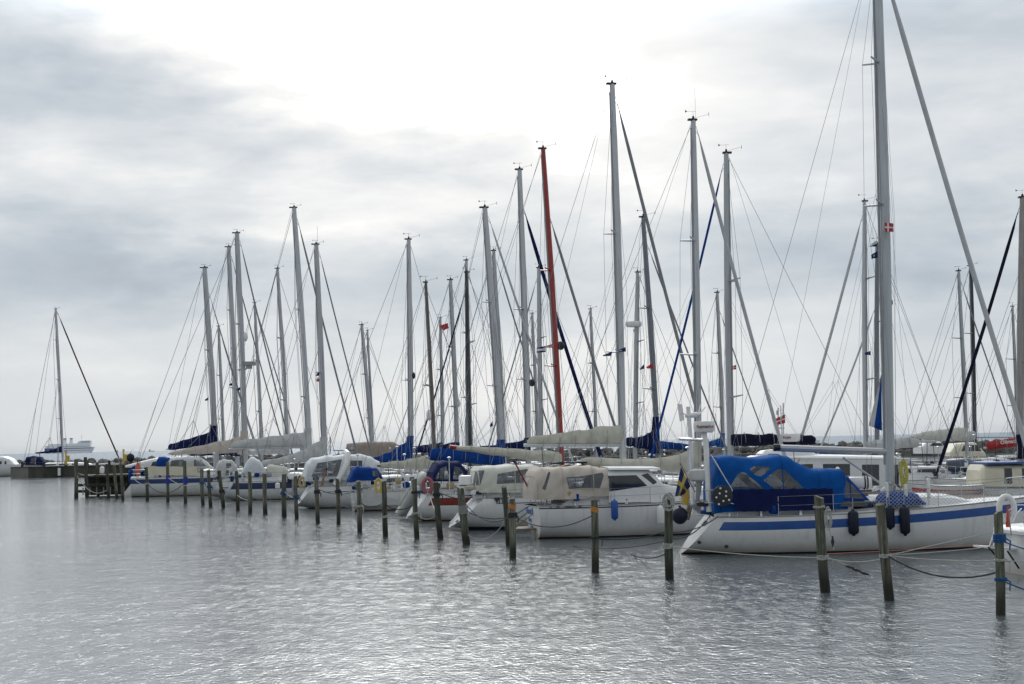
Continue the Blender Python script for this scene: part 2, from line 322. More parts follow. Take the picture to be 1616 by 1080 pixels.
# ------------------------------------------------------------------ water
def water_sheet(name, x0, x1, y0, y1, layers, rough, base, gust, spec=.5):
    mb = MB(); mb.quad((x0, y0, 0), (x1, y0, 0), (x1, y1, 0), (x0, y1, 0))
    m = bpy.data.materials.new(name+'_surface'); m.use_nodes = True; nt = m.node_tree; nd = nt.nodes; b = nd['Principled BSDF']
    b.inputs['Base Color'].default_value = (*base, 1); b.inputs['Specular IOR Level'].default_value = spec; b.inputs['Roughness'].default_value = rough; b.inputs['IOR'].default_value = 1.6
    t = nd.new('ShaderNodeTexCoord'); acc_ = None
    for (a, c, det, dist, rot) in layers:
        mp_ = nd.new('ShaderNodeMapping'); nt.links.new(t.outputs['Object'], mp_.inputs[0]); mp_.inputs['Scale'].default_value = (a, c, 1); mp_.inputs['Rotation'].default_value = (0, 0, rot)
        n = nd.new('ShaderNodeTexNoise'); nt.links.new(mp_.outputs[0], n.inputs['Vector']); n.inputs['Scale'].default_value = 1; n.inputs['Detail'].default_value = det; n.inputs['Roughness'].default_value = .5
        n.inputs['Distortion'].default_value = .4
        mu = nd.new('ShaderNodeMath'); mu.operation = 'MULTIPLY_ADD'; nt.links.new(n.outputs[0], mu.inputs[0]); mu.inputs[1].default_value = dist
        if acc_: nt.links.new(acc_, mu.inputs[2])
        else: mu.inputs[2].default_value = 0
        acc_ = mu.outputs[0]
    gm = nd.new('ShaderNodeMapping'); nt.links.new(t.outputs['Object'], gm.inputs[0]); gm.inputs['Scale'].default_value = (.05, .035, 1)
    gn = nd.new('ShaderNodeTexNoise'); nt.links.new(gm.outputs[0], gn.inputs['Vector']); gn.inputs['Scale'].default_value = 1; gn.inputs['Detail'].default_value = 4
    gr = nd.new('ShaderNodeMapRange'); nt.links.new(gn.outputs[0], gr.inputs[0]); gr.inputs[1].default_value = .35; gr.inputs[2].default_value = .65; gr.inputs[3].default_value = gust[0]; gr.inputs[4].default_value = gust[1]
    cm = nd.new('ShaderNodeMapping'); nt.links.new(t.outputs['Object'], cm.inputs[0]); cm.inputs['Scale'].default_value = (3.6, 1.0, 1)
    cn = nd.new('ShaderNodeTexNoise'); nt.links.new(cm.outputs[0], cn.inputs['Vector']); cn.inputs['Scale'].default_value = 1; cn.inputs['Detail'].default_value = 5; cn.inputs['Roughness'].default_value = .7
    c2 = nd.new('ShaderNodeMapRange'); nt.links.new(cn.outputs[0], c2.inputs[0]); c2.inputs[1].default_value = .36; c2.inputs[2].default_value = .64; c2.inputs[3].default_value = .4; c2.inputs[4].default_value = 1.5
    cmu = nd.new('ShaderNodeMath'); cmu.operation = 'MULTIPLY'; nt.links.new(gr.outputs[0], cmu.inputs[0]); nt.links.new(c2.outputs[0], cmu.inputs[1])
    hm_ = nd.new('ShaderNodeMath'); hm_.operation = 'MULTIPLY'; nt.links.new(acc_, hm_.inputs[0]); hm_.inputs[1].default_value = 1.0; acc_ = hm_.outputs[0]
    bp = nd.new('ShaderNodeBump'); bp.inputs['Distance'].default_value = 1.0
    nt.links.new(cmu.outputs[0], bp.inputs['Strength']); nt.links.new(acc_, bp.inputs['Height']); nt.links.new(bp.outputs[0], b.inputs['Normal'])
    structure(mb.build(name, m, smooth=False))
water_sheet('water', -3000, 3000, -100, 266, [(.5, .42, 2, .05, .1), (2.6, 1.5, 2, .034, .12), (9, 6, 2, .026, -.10), (26, 15, 2, .012, .06)], .085, (.115, .135, .145), (.5, .92))
water_sheet('sea', -30000, 30000, 266, 30000, [(.25, .5, 3, .9, .2), (1.5, 2.2, 3, .35, -.3)], .4, (.22, .275, .325), (.8, 1.0), .02)

# ------------------------------------------------------------------ breakwater, quay, jetties
ROCK = mat('breakwater_rock', (.20, .19, .175), .9, c2=(.055, .052, .048), scale=1.2, bump=.8)
CONC = mat('weathered_concrete', (.085, .085, .072), .9, c2=(.022, .023, .018), scale=.5, stretch=(1, 1, .35), bump=.4)
CONCL = mat('pale_concrete', (.20, .20, .185), .9, var=.25, scale=.8)
PLANK = mat('jetty_planks', (.20, .165, .13), .85, var=.35, scale=1.2, stretch=(4, .4, 1))
DWOOD = mat('dark_wet_timber', (.035, .033, .025), .85, var=.4, scale=3)
def rocks():
    rnd = random.Random(3); mb = MB()
    def rock(c, s):
        rings = []; ph = rnd.random()*6
        for i in range(5):
            t = -math.pi/2+math.pi*i/4; w = max(math.cos(t), .05)
            rings.append([(c[0]+s*w*math.cos(a+ph)*rnd.uniform(.75, 1.25), c[1]+s*w*math.sin(a+ph)*rnd.uniform(.75, 1.2), c[2]+s*.75*math.sin(t)*rnd.uniform(.85, 1.1)) for a in [k*math.pi/3 for k in range(6)]])
        mb.ring_loft(rings)
    x = -115.0
    while x < 108:
        for k, (dy, z) in enumerate(((-3.6, .1), (-2.4, .7), (-1.2, 1.3), (0, 1.75), (1.5, 1.6))):
            rock((x+rnd.uniform(-.6, .6), 272+dy+rnd.uniform(-.5, .5)-(0.12*x if x > 0 else 0), z+rnd.uniform(-.25, .3)), rnd.uniform(.55, 1.0))
        x += rnd.uniform(.9, 1.4)
    mb.prism([(-115, 268, -.5), (108, 255, -.5), (108, 255, 1.0), (-115, 268, 1.0)], (0, 4, 0))
    o = mb.build('breakwater', ROCK, smooth=False); o['label'] = 'low breakwater of grey boulders running behind the boats'; o['category'] = 'breakwater'; o['kind'] = 'stuff'
rocks()
def quay():
    p0, p1 = gnd(18, 755), gnd(192, 751)
    Y = p0.y; t = thing('quay', 'dark concrete quay wall with a pale left end below the tall masted yacht', 'quay', (0, 0, 0))
    mb = MB(); x0, x1 = p0.x, p1.x+25
    mb.box(((x0+x1)/2, Y+1.7, .45), (x1-x0, 3.4, 2.1)); mb.build('wall', CONC, t, False)
    mb = MB(); mb.box(((x0+x1)/2, Y+1.7, 1.56), (x1-x0+.2, 3.7, .13)); mb.build('coping', CONC, t, False)
    mb = MB(); mb.box((x0+1.2, Y-.03, .7), (2.6, .06, 1.6)); mb.build('patch', CONCL, t, False)
    for i in range(12):
        mb = MB(); X = x0+1.5+i*3.2; mb.path([(X, Y+.3, 1.6), (X, Y+.3, 2.3), (X, Y+.3, 2.32)], [.22, .18, .05], 8); mb.build('bollard', DWOOD, t)
    mb = MB(); X = (x0+9); mb.box((atY(94, 745, Y-.2).x, Y-.3, .8), (.35, .4, 1.1)); mb.build('ladder_guard', WHITEP, t, False)
    t2 = thing('quay', 'low dark quay stub at the far left edge behind the pale transom', 'quay')
    mb = MB(); a = atY(-60, 740, 262).x; b = atY(20, 740, 262).x; mb.box(((a+b)/2, 264, .6), (b-a, 4, 1.9)); mb.build('wall', CONC, t2, False)
    mb = MB(); mb.box(((a+b)/2, 264, 1.6), (b-a+.2, 4.2, .12)); mb.build('coping', CONC, t2, False)
quay()
def jetty(name, label, line, w, z, y0, y1):
    ax, bx = line; t = thing(name, label, 'jetty')
    def P(Y, o, zz): n = Vector((1, .405, 0)).normalized(); return Vector((ax+bx*Y, Y, zz))+n*o
    mb = MB(); n = int((y1-y0)/.35)
    for i in range(n):
        Y = y0+i*.35; dz = random.uniform(-.01, .01)
        mb.prism([P(Y, 0, z+dz), P(Y, w, z+dz), P(Y+.31, w, z+dz), P(Y+.31, 0, z+dz)], (0, 0, -.06))
    mb.build('deck', PLANK, t, False)
    for o in (.15, w-.15):
        mb = MB(); mb.prism([P(y0, o-.08, z-.065), P(y1, o-.08, z-.065), P(y1, o+.08, z-.065), P(y0, o+.08, z-.065)], (0, 0, -.3)); mb.build('beam', DWOOD, t, False)
    Y = y0+1
    while Y < y1:
        for o in (.15, w-.15):
            p = P(Y, o, 0); mb = MB(); mb.path([(p.x, p.y, -.8), (p.x, p.y, z-.37)], .14, 8); mb.build('post', DWOOD, t)
        Y += 4.5
jetty('jetty', 'brown plank jetty passing behind the bow of the blue striped yacht', (45.6, -.405), 3.0, .9, 58, 125)
jetty('jetty', 'farther brown plank jetty behind the cream wheelhouse boat', (58.5, -.405), 3.2, 1.0, 78, 118)

# ------------------------------------------------------------------ boats
class Boat: pass
def hull_tables(b):
    L, B, sw = b.L, b.B, b.sw
    def beam(t):
        if t < .42: return B/2*(sw+(1-sw)*math.sin(math.pi/2*t/.42))
        return B/2*max(0, 1-((t-.42)/.58)**2.1)**.85
    def sheer(t): return b.zst+(b.zbw-b.zst)*t**1.7-.06*math.sin(math.pi*t)
    def keel(t):
        if t < .28: return lerp(b.ktz, -.5, sm(t/.28))
        if t < b.kb: return -.5
        return lerp(-.5, sheer(1), ((t-b.kb)/(1-b.kb))**1.35)
    return beam, sheer, keel
def make_hull(b, root):
    beam, sheer, keel = hull_tables(b); b.beam, b.sheer, b.keel = beam, sheer, keel; b.flare = .62
    ts = [0, .02, .05, .08]+[.12+.04*i for i in range(17)]+[.80, .84, .88, .91, .94, .965, .985, 1.0]
    rows = [('d', 0), ('d', .05)]
    bs, be = b.band
    if b.bandm is not None: rows += [('d', bs), ('d', be)]
    rows += [('m', .25), ('m', .5), ('m', .75), ('w', .13), ('w', .05), ('w', -.08), ('w', -.25), ('w', -.48)]
    def secy(t, z):
        zs, zk = sheer(t), keel(t)
        if zs-zk < 1e-4: return 0
        u = max(0, min(1, (zs-z)/(zs-zk))); return beam(t)*max(0, 1-u**2.6)**b.flare
    b.secy = secy
    lastd = be if b.bandm is not None else .05
    def zrow(r, t):
        zs = sheer(t); zk = keel(t)
        if r[0] == 'd': z = zs-r[1]
        elif r[0] == 'w': z = r[1]
        else: z = lerp(zs-lastd, .13, r[1])
        return max(z, zk)
    def X(t, z):
        k = max(0, 1-t/.22)**1.3; return t*b.L-(b.zst-z)*b.tr*k+b.tr*k*b.zst*b.trs
    b.X = X
    mb = MB(); n = len(rows); idx = {}
    bi = [i for i, r in enumerate(rows) if r[0] == 'd' and b.bandm is not None and abs(r[1]-bs) < 1e-6]
    for side in (-1, 1):
        base = len(mb.v)
        for t in ts:
            for r in rows:
                z = zrow(r, t); mb.v.append((X(t, z), side*secy(t, z), z))
        for i in range(len(ts)-1):
            for j in range(n-1):
                mm = 0
                if bi and j == bi[0] and ts[i] >= b.band0 and ts[i+1] <= b.band1: mm = 1
                if rows[j][0] == 'w' and rows[j][1] <= .051: mm = 2
                elif rows[j][0] == 'w' and b.boot2: mm = 1 if b.boot2 == 1 else 0
                q = (base+i*n+j, base+(i+1)*n+j, base+(i+1)*n+j+1, base+i*n+j+1)
                if side > 0: q = q[::-1]
                mb.f.append(q); mb.m.append(mm)
    # transom
    A = [(X(0, zrow(r, 0)), -secy(0, zrow(r, 0)), zrow(r, 0)) for r in rows]; C = [(x, -y, z) for x, y, z in A]
    o = mb.build('hull', [b.hm, b.bandm or b.hm, b.boot], root)
    mb2 = MB()
    for j in range(n-1): mb2.quad(A[j], A[j+1], C[j+1], C[j])
    mb2.build('transom', b.trm or b.hm, root, False)
    # deck
    mb = MB(); rings = []
    for t in ts:
        w = beam(t); zs = sheer(t)-.01; x = X(t, zs)
        rings.append([(x, w*k, zs+.09*(1-k*k)*min(1, w)) for k in (-1, -.6, -.2, .2, .6, 1)])
    mb.ring_loft(rings, False, False); mb.build('deck', DECK, root)
    mb = MB()
    for sd_ in (-1, 1): mb.path([(X(t, sheer(t)), sd_*beam(t), sheer(t)+.01) for t in ts], .022, 5)
    mb.build('toe_rail', b.railm, root)
def make_cabin(b, root):
    x0, x1, hgt, wf = b.cab
    ts = [0, .03, .25, .5, .72, .86, 1.0]; hs = [.92, 1, 1, .95, .82, .6, .02]; rings = []
    for t, h in zip(ts, hs):
        x = lerp(x0, x1, t); tt = x/b.L; w = min(b.beam(tt)*.72, b.B/2*wf)*(1-.18*t); z0 = b.sheer(tt)-.02; zt = z0+.06+hgt*h
        rings.append([(x, -w, z0), (x, -w*.93, lerp(z0, zt, .8)), (x, -w*.78, zt), (x, 0, zt+.05), (x, w*.78, zt), (x, w*.93, lerp(z0, zt, .8)), (x, w, z0)])
    mb = MB(); mb.ring_loft(rings, True, True); c = mb.build('cabin', b.cabm, root)
    def side(x, f):
        t = (x-x0)/(x1-x0); a = interp(list(zip(ts, [r[0][1] for r in rings])), t); d = interp(list(zip(ts, [r[1][1] for r in rings])), t)
        z0 = interp(list(zip(ts, [r[0][2] for r in rings])), t); z1 = interp(list(zip(ts, [r[1][2] for r in rings])), t)
        return lerp(a, d, f), lerp(z0, z1, f)
    for (wa, wb) in b.wins:
        for sg in (1, -1):
            xa, xb = lerp(x0, x1, wa), lerp(x0, x1, wb); P = []
            for x, f in ((xa, .3), (xb, .38), (xb-.05, .85), (xa+.04, .9)):
                y, z = side(x, f); P.append((x, sg*(y-.008), z))
            m2 = MB(); m2.prism(P, (0, -sg*.02, 0)); m2.build('window', DARKG, c, False)
    return c
def rails(b, root, pushpit=True):
    W = .014 if b.Y < 80 else .02
    zt = lambda t: b.sheer(t)
    def q(t, s_, z, inset=.05): return (b.X(t, zt(t)), s_*(b.beam(t)-inset), zt(t)+z)
    if pushpit:
        mb = MB()
        for z in (.32, .62):
            mb.path([q(.10, -1, z), q(.02, -1, z), (b.X(0, b.zst)+.05, -b.beam(0)*.55, b.zst+z), (b.X(0, b.zst)+.05, b.beam(0)*.55, b.zst+z), q(.02, 1, z), q(.10, 1, z)], W, 5)
        for t, s_ in ((.10, -1), (.02, -1), (.10, 1), (.02, 1)): mb.path([q(t, s_, 0), q(t, s_, .62)], W, 5)
        mb.build('pushpit', STEEL, root)
    mb = MB(); zb = b.zbw
    mb.path([q(.90, -1, .6), q(.965, -1, .62, 0), (b.L+.05, 0, zb+.6), q(.965, 1, .62, 0), q(.90, 1, .6)], W, 5)
    for t, s_ in ((.90, -1), (.965, -1), (.90, 1), (.965, 1)): mb.path([q(t, s_, 0), q(t, s_, .6)], W, 5)
    mb.build('pulpit', STEEL, root)
    T = [.10, .24, .38, .52, .66, .79, .90]
    for s_ in (-1, 1):
        for t in T[1:-1]:
            mb = MB(); mb.path([q(t, s_, 0), q(t, s_, .62)], W*.9, 5); mb.build('stanchion', STEEL, root)
    mb = MB()
    for s_ in (-1, 1):
        for z in (.33, .61): mb.path([q(t, s_, z) for t in T], W*.45, 4)
    mb.build('lifeline', WIRE, root)
def gear(b, root):
    rnd = random.Random(int(b.Y*10)); big = b.Y < 85
    for s_ in (-1, 1):
        for t in ((.12, .2, .3) if big else (.14, .27)):
            x = t*b.L; y = s_*(b.beam(t)-.28); z = b.sheer(t); mb = MB(); mb.path([(x, y, z), (x, y, z+.1), (x, y, z+.2)], [.08, .055, .075], 10); mb.build('winch', STEEL, root)
        for t in (.04, .5, .92):
            x = t*b.L; y = s_*(b.beam(t)-.09); z = b.sheer(t)+.05; mb = MB(); mb.path([(x-.13, y, z+.04), (x+.13, y, z+.04)], .02, 6); mb.path([(x-.04, y, z-.05), (x-.04, y, z+.04)], .02, 5); mb.path([(x+.04, y, z-.05), (x+.04, y, z+.04)], .02, 5); mb.build('cleat', STEEL, root)
    # cockpit coaming, tiller/wheel pedestal, hatch, vents, anchor, coiled sheet
    x0, x1 = .08*b.L, (b.cab[0] if b.cab else .4*b.L)
    for s_ in (-1, 1):
        mb = MB(); w = b.beam(.2)*.66; z = b.sheer(.2); mb.prism([(x0, s_*w, z), (x1, s_*w, z), (x1, s_*w, z+.34), (x0+.3, s_*w, z+.26), (x0, s_*w, z+.1)], (0, s_*.1, 0)); mb.build('coaming', DECK, root, False)
    bags = [NAVYF, GREYP, BLACK, BLUEF, mat('tan_cloth', (.40, .30, .16), .8), DROPE, WHITEP, OLIVEF]
    for k in range(6 if b.Y > 62 else 3):
        t = rnd.uniform(.01, .3); s_ = rnd.choice((-1, -1, 1)); x = t*b.L; y = s_*(b.beam(t)-.12); z = b.sheer(t)+rnd.uniform(.15, .5); mb = MB()
        w_, h_ = rnd.uniform(.08, .16), rnd.uniform(.12, .3); mb.ring_loft([[(x+w_*q*math.cos(a)*1.3, y+w_*q*math.sin(a)*.8, z+h_*zz) for a in [kk*math.pi/4 for kk in range(8)]] for zz, q in ((-.6, .6), (-.4, 1), (.3, 1.05), (.6, .5))]); mb.build('stowage_bag', rnd.choice(bags), root)
    xp = rnd.uniform(.01, .05)*b.L; mb = MB(); hh = rnd.uniform(1.3, 2.3); mb.path([(xp, b.beam(0)*.8, b.zst), (xp, b.beam(0)*.8, b.zst+hh)], .022, 5); mb.ball((xp, b.beam(0)*.8, b.zst+hh), .09, .09, .05, 8, 5); mb.build('aerial_pole', STEEL, root)
    mb = MB(); mb.prism([(x0+.2, -b.beam(.15)*.6, b.sheer(.15)+.13), (x1, -b.beam(.25)*.6, b.sheer(.2)+.13), (x1, b.beam(.25)*.6, b.sheer(.2)+.13), (x0+.2, b.beam(.15)*.6, b.sheer(.15)+.13)], (0, 0, .02)); mb.build('cockpit_sole', TEAK, root, False)
    if b.cab:
        mb = MB(); cx_, hw_ = b.cab[0]-.015, .32; zc_ = b.sheer(b.cab[0]/b.L); mb.prism([(cx_, -hw_, zc_+.02), (cx_, hw_, zc_+.02), (cx_, hw_*.85, zc_+b.cab[2]*.95), (cx_, -hw_*.85, zc_+b.cab[2]*.95)], (-.03, 0, 0)); mb.build('companionway', TEAK, root, False)
        c0, c1, hg, wf = b.cab
        for f in (.3, .55):
            x = lerp(c0, c1, f); z = b.sheer(x/b.L)+hg*.98+.09; mb = MB(); mb.box((x, 0, z), (.5, .5, .07), taper=.9); mb.build('hatch', DARKG, root, False)
        for f, s_ in ((.42, -1), (.42, 1)):
            x = lerp(c0, c1, f); z = b.sheer(x/b.L)+hg; mb = MB(); mb.path([(x, s_*.5, z), (x, s_*.5, z+.2), (x+.12, s_*.5, z+.27)], [.06, .06, .09], 8); mb.build('vent', WHITEP, root)
        mb = MB(); z = b.sheer(.5)+hg+.16; mb.path([(c0+.5, -.45, z), (lerp(c0, c1, .62), -.42, z-.02)], .025, 5); mb.build('handrail', TEAK, root)
        mb = MB(); mb.path([(c0+.5, .45, z), (lerp(c0, c1, .62), .42, z-.02)], .025, 5); mb.build('handrail', TEAK, root)
    z = b.zbw; mb = MB(); mb.path([(b.L-.25, .12, z+.07), (b.L+.15, .12, z+.05), (b.L+.25, .12, z-.25)], .035, 6); mb.path([(b.L+.05, .12, z-.1), (b.L+.25, .12, z-.25), (b.L+.3, .3, z-.05)], .04, 5); mb.build('anchor', STEEL, root)
    mb = MB(); x = .07*b.L; pts = []; 
    for i in range(40): a = i*.63; pts.append((x+.2*math.cos(a)*(1+.1*math.sin(i)), -.3+.2*math.sin(a), b.sheer(.07)+.08+.003*i))
    mb.path(pts, .018, 4); mb.build('coiled_sheet', LROPE if rnd.random() < .6 else BROPE, root)
    mb = MB(); mb.path([(x-.2, .4, b.sheer(.07)), (x-.2, .4, b.sheer(.07)+.9), (x-.05, .4, b.sheer(.07)+1.0)], .03, 6); mb.box((x-.1, .4, b.sheer(.07)+.75), (.08, .25, .2)); mb.build('instrument_post', WHITEP, root)
def wr(Y): return max(.005, Y*.00011)
def vane(mb, p, Y, s_=1):
    r = wr(Y)*.8; x, y, z = p; k = .62 if Y < 100 else .5
    mb.path([(x, y, z), (x, y, z+.45*k)], r, 4); mb.path([(x-.5*s_*k, y, z+.42*k), (x+.2*s_*k, y, z+.45*k)], r*.8, 4)
    mb.prism([(x-.52*s_*k, y, z+.34*k), (x-.38*s_*k, y, z+.42*k), (x-.52*s_*k, y, z+.52*k)], (0, .01, 0))
    mb.path([(x, y, z), (x+1.05*s_*k, y, z+.28*k)], r*.8, 4); mb.path([(x+1.05*s_*k, y, z+.15*k), (x+1.05*s_*k, y, z+.4*k)], r*1.6, 4)
def make_rig(b, root, inv):
    Y = b.Y; wl_ = lambda p: inv @ p
    P1, P0 = wl_(atY(b.base[0], 690, Y)), wl_(atY(b.top[0], b.top[1], Y))
    d = (P0-P1).normalized(); zb = b.sheer(b.xm/b.L)-.1; Pb = P1+d*((zb-P1.z)/d.z); b.mb_, b.mt = Pb, P0
    r = b.w/2*Y/F; LM = (P0-Pb).length
    def at(f): return Pb.lerp(P0, f)
    mb = MB(); k = 9
    bow_ = (0, 0, 0)
    pts = [at(i/k) for i in range(k+1)]; off = d.cross(Vector((0, 1, 0))).normalized()
    pts = [p+off*(-.06*math.sin(math.pi*i/k)*LM/15) for i, p in enumerate(pts)]
    mb.path(pts, [r*(1.0 if i < k-2 else (.93 if i < k else .86)) for i in range(k+1)], 10)
    m = mb.build('mast', b.mm, root)
    mb = MB(); mb.box((P0.x-r*.3, P0.y, P0.z+.02), (r*3.2, r*1.6, .07)); mb.path([P0+Vector((0, 0, .05)), P0+Vector((0, 0, .17))], [r*.5, r*.3], 6); mb.build('masthead_fitting', BLACK if b.w > 4 else GREYP, m)
    mb = MB(); vane(mb, (P0.x, P0.y, P0.z+.08), Y, b.vs); mb.build('wind_vane', BLACK, m)
    if b.ant: mb = MB(); mb.path([P0+Vector((.1, 0, 0)), P0+Vector((.1, 0, 1.3))], wr(Y)*.8, 4); mb.build('antenna', GREYP, m)
    rig = MB(); w = wr(Y); cp = b.beam(b.xm/b.L)*.92; zc = b.sheer(b.xm/b.L); tips = []
    for f, sp in b.spr:
        c = at(f); s_ = MB()
        for sg in (-1, 1):
            e = c+Vector((-.4, sg*sp, .08)); s_.path([c, e], [.045 if Y < 80 else .05, .03], 5); tips.append((f, sg, e))
        s_.build('spreader', b.mm if b.w > 6 else GREYP, m)
    for sg in (-1, 1):
        ch = Vector((b.xm-.15, sg*cp, zc)); run = [at(.985)]+[e for f, s2, e in sorted(tips, key=lambda q: -q[0]) if s2 == sg]+[ch]
        rig.path(run, w, 4)
        for f, sp in b.spr: rig.path([at(f-.01), Vector((b.xm+(.35 if f == b.spr[-1][0] else -.45), sg*cp, zc))], w*.8, 4)
    if b.back:
        e = Vector((b.X(0, b.zst)+.1, 0, b.zst+.05)); 
        if b.back == 2:
            mid = at(1).lerp(e, .62); rig.path([at(1), mid], w*1.2, 4)
            for sg in (-1, 1): rig.path([mid, e+Vector((.1, sg*b.beam(0)*.85, 0))], w, 4)
        else: rig.path([at(1), e], w*1.2, 4)
    for kx in range(b.hal):   # halyards lying close to the mast
        ox = random.uniform(-.25, .3); rig.path([at(.96-.05*kx), at(.5)+Vector((ox*.7+r, random.uniform(-.2, .2), 0)), at(.06)+Vector((ox, random.uniform(-.3, .3), 0))], w*.8, 4)
    bowp = Vector((b.L*.975, 0, b.sheer(.97)+.12)); f = b.stay[0]; tp = at(f)+Vector((r, 0, 0))
    if b.stay[1] > 0:
        n = 14; R_ = b.stay[1]; pts = []; rad = []
        for i in range(n+1):
            t = i/n; p = tp.lerp(bowp, t); p.z -= .25*math.sin(math.pi*t); pts.append(p)
            rad.append(R_*(.35+.65*min(1, t/.12)) if t < .9 else R_*(1.15 if t < .97 else .5))
        mb = MB(); a = tp; rig.path([at(f), tp.lerp(bowp, .03)], w, 4); mb.path(pts[0:1]+[tp.lerp(bowp, .04)]+pts[1:], [w]+[R_*.3]+rad[1:], 8); mb.build('furled_jib', b.stay[2], root)
        mb = MB(); mb.path([bowp+Vector((0, 0, -.12)), bowp+Vector((0, 0, .12))], .11, 8); mb.build('furling_drum', BLACK, root)
    else: rig.path([tp, bowp], w*1.2, 4)
    if b.boom:
        Eb = wl_(atY(b.boom[0], b.boom[1], Y)); Eb.y = Pb.y; Ab = wl_(atY(b.base[0], b.boom[2], Y)); Ab.y = Pb.y
        rig.path([at(.99)+Vector((-r, 0, 0)), Eb], w*.8, 4)
        if b.boom[6] is not None or b.w > 7:
            for sg in (-1, 1):
                k0 = at(.56)+Vector((-.1, sg*.3, 0)); k1 = Ab.lerp(Eb, .45)+Vector((0, sg*.35, 2.2))
                rig.path([k0, k1], w*.7, 4)
                for fq in (.28, .55, .82): rig.path([k1, Ab.lerp(Eb, fq)+Vector((0, sg*.15, .1))], w*.7, 4)
    rig.build('rigging', WIRE, root)
    mb = MB(); ax_ = (P0-Pb); mb.prism([Pb+ax_*.08+Vector((-r-.02, -.03, 0)), Pb+ax_*.98+Vector((-r*.9-.02, -.03, 0)), Pb+ax_*.98+Vector((-r*.9+.05, -.03, 0)), Pb+ax_*.08+Vector((-r+.05, -.03, 0))], (0, .06, 0)); mb.build('sail_track', GREYP, m, False)
    mb = MB()
    mb.path([Pb+d*.9+Vector((0, -r, 0)), Pb+d*.9+Vector((0, -r-.14, 0))], [.07, .055], 8); mb.build('winch', STEEL, m)
    if b.boom:
        ex, ey, my, hm, ha, pw, cm, tube = b.boom
        A = wl_(atY(b.base[0]+(b.base[0]-b.top[0])*.05, my, Y)); E = wl_(atY(ex, ey, Y)); A.y = Pb.y; E.y = Pb.y
        n = 22; hm, ha = hm*Y/F, ha*Y/F; bo = MB(); tr = .07
        u = (E-A).normalized()
        bo.path([A, E+u*(.15 if cm else 0)], tr if not b.boomr else b.boomr, 8); bobj = bo.build('boom', tube, root)
        if cm:
            if b.collar: hm, pw = max(hm, b.collar*Y/F*.8), max(pw, 2.4) if pw > 1.25 else pw
            rnd = random.Random(int(ex*7)); rings = []
            for i in range(n+1):
                t = i/n; c = A.lerp(E, t); h = ha+(hm-ha)*(1-t)**pw; hw = (.10+.10*(1-t)+.04*h)*b.cw
                sag = (.03*math.sin(t*19+ex)+.02*rnd.uniform(-1, 1))*min(1, h*3); h2 = h*(1+.035*math.sin(t*23+ex*.3)); bot = (tr*.9 if b.bare else -tr*1.1-.04)-.02*abs(math.sin(t*14+ex))
                rg = []
                for k2 in range(10):
                    a = 2*math.pi*k2/10; yy = math.sin(a)*hw*(1+.12*rnd.uniform(-1, 1)); zz = math.cos(a)
                    zz = (bot+h2*.5+(h2*.5-bot*.0)*zz) if True else 0
                    if zz > h2*.5: yy *= .72
                    rg.append((c.x, c.y+yy, c.z+zz+sag*.5))
                rings.append(rg)
            for q in range(len(rings[-1])):   # taper the tail
                x, y, z = rings[-1][q]; rings[-1][q] = (x, lerp(y, E.y, .5), lerp(z, E.z, .4))
            cv = MB(); cv.ring_loft(rings, True, True)
            c0 = Pb+d*((A.z-Pb.z)/d.z)
            if b.collar:
                ch = b.collar*Y/F; s2 = []
                for i in range(7):
                    t = i/6; c = c0+d*(-.25+(ch+.25)*t); rr = r+.02+.12*(1-t)**1.5; xo = -.2*(1-t)
                    s2.append([(c.x+xo+rr*1.3*math.cos(a), c.y+rr*math.sin(a), c.z) for a in [kk*math.pi/5 for kk in range(10)]])
                cv.ring_loft(s2, True, True)
            o = cv.build('sail_cover', cm, root)
            nt_ = 6
            for i in range(1, nt_):
                mbx = MB(); t = i/nt_; c = A.lerp(E, t); h = ha+(hm-ha)*(1-t)**pw; hw = (.12+.10*(1-t)+.04*h)*b.cw
                mbx.path([(c.x+.02*math.cos(a), c.y+math.sin(a)*hw*1.02, c.z-.06+h*.48+(h*.5+.012)*math.cos(a)) for a in [kk*math.pi/6 for kk in range(13)]], .012, 4)
                mbx.build('sail_tie', GREYP, o)
        # mainsheet / kicker
        mb = MB(); e = A.lerp(E, .85); mb.path([e, (e.x+.1, e.y, b.sheer(max(.02, e.x/b.L))+.3)], w*2, 4); mb.build('mainsheet', DROPE, root)
    return m
def pxl(b, px, py, yl=0.0):
    """photo pixel -> local (x, z) on the boat's vertical plane local y = yl"""
    d = b.inv.to_3x3() @ ray(px, py); o = b.inv @ CP; s_ = (yl-o.y)/d.y; p = o+d*s_; return p.x, p.z
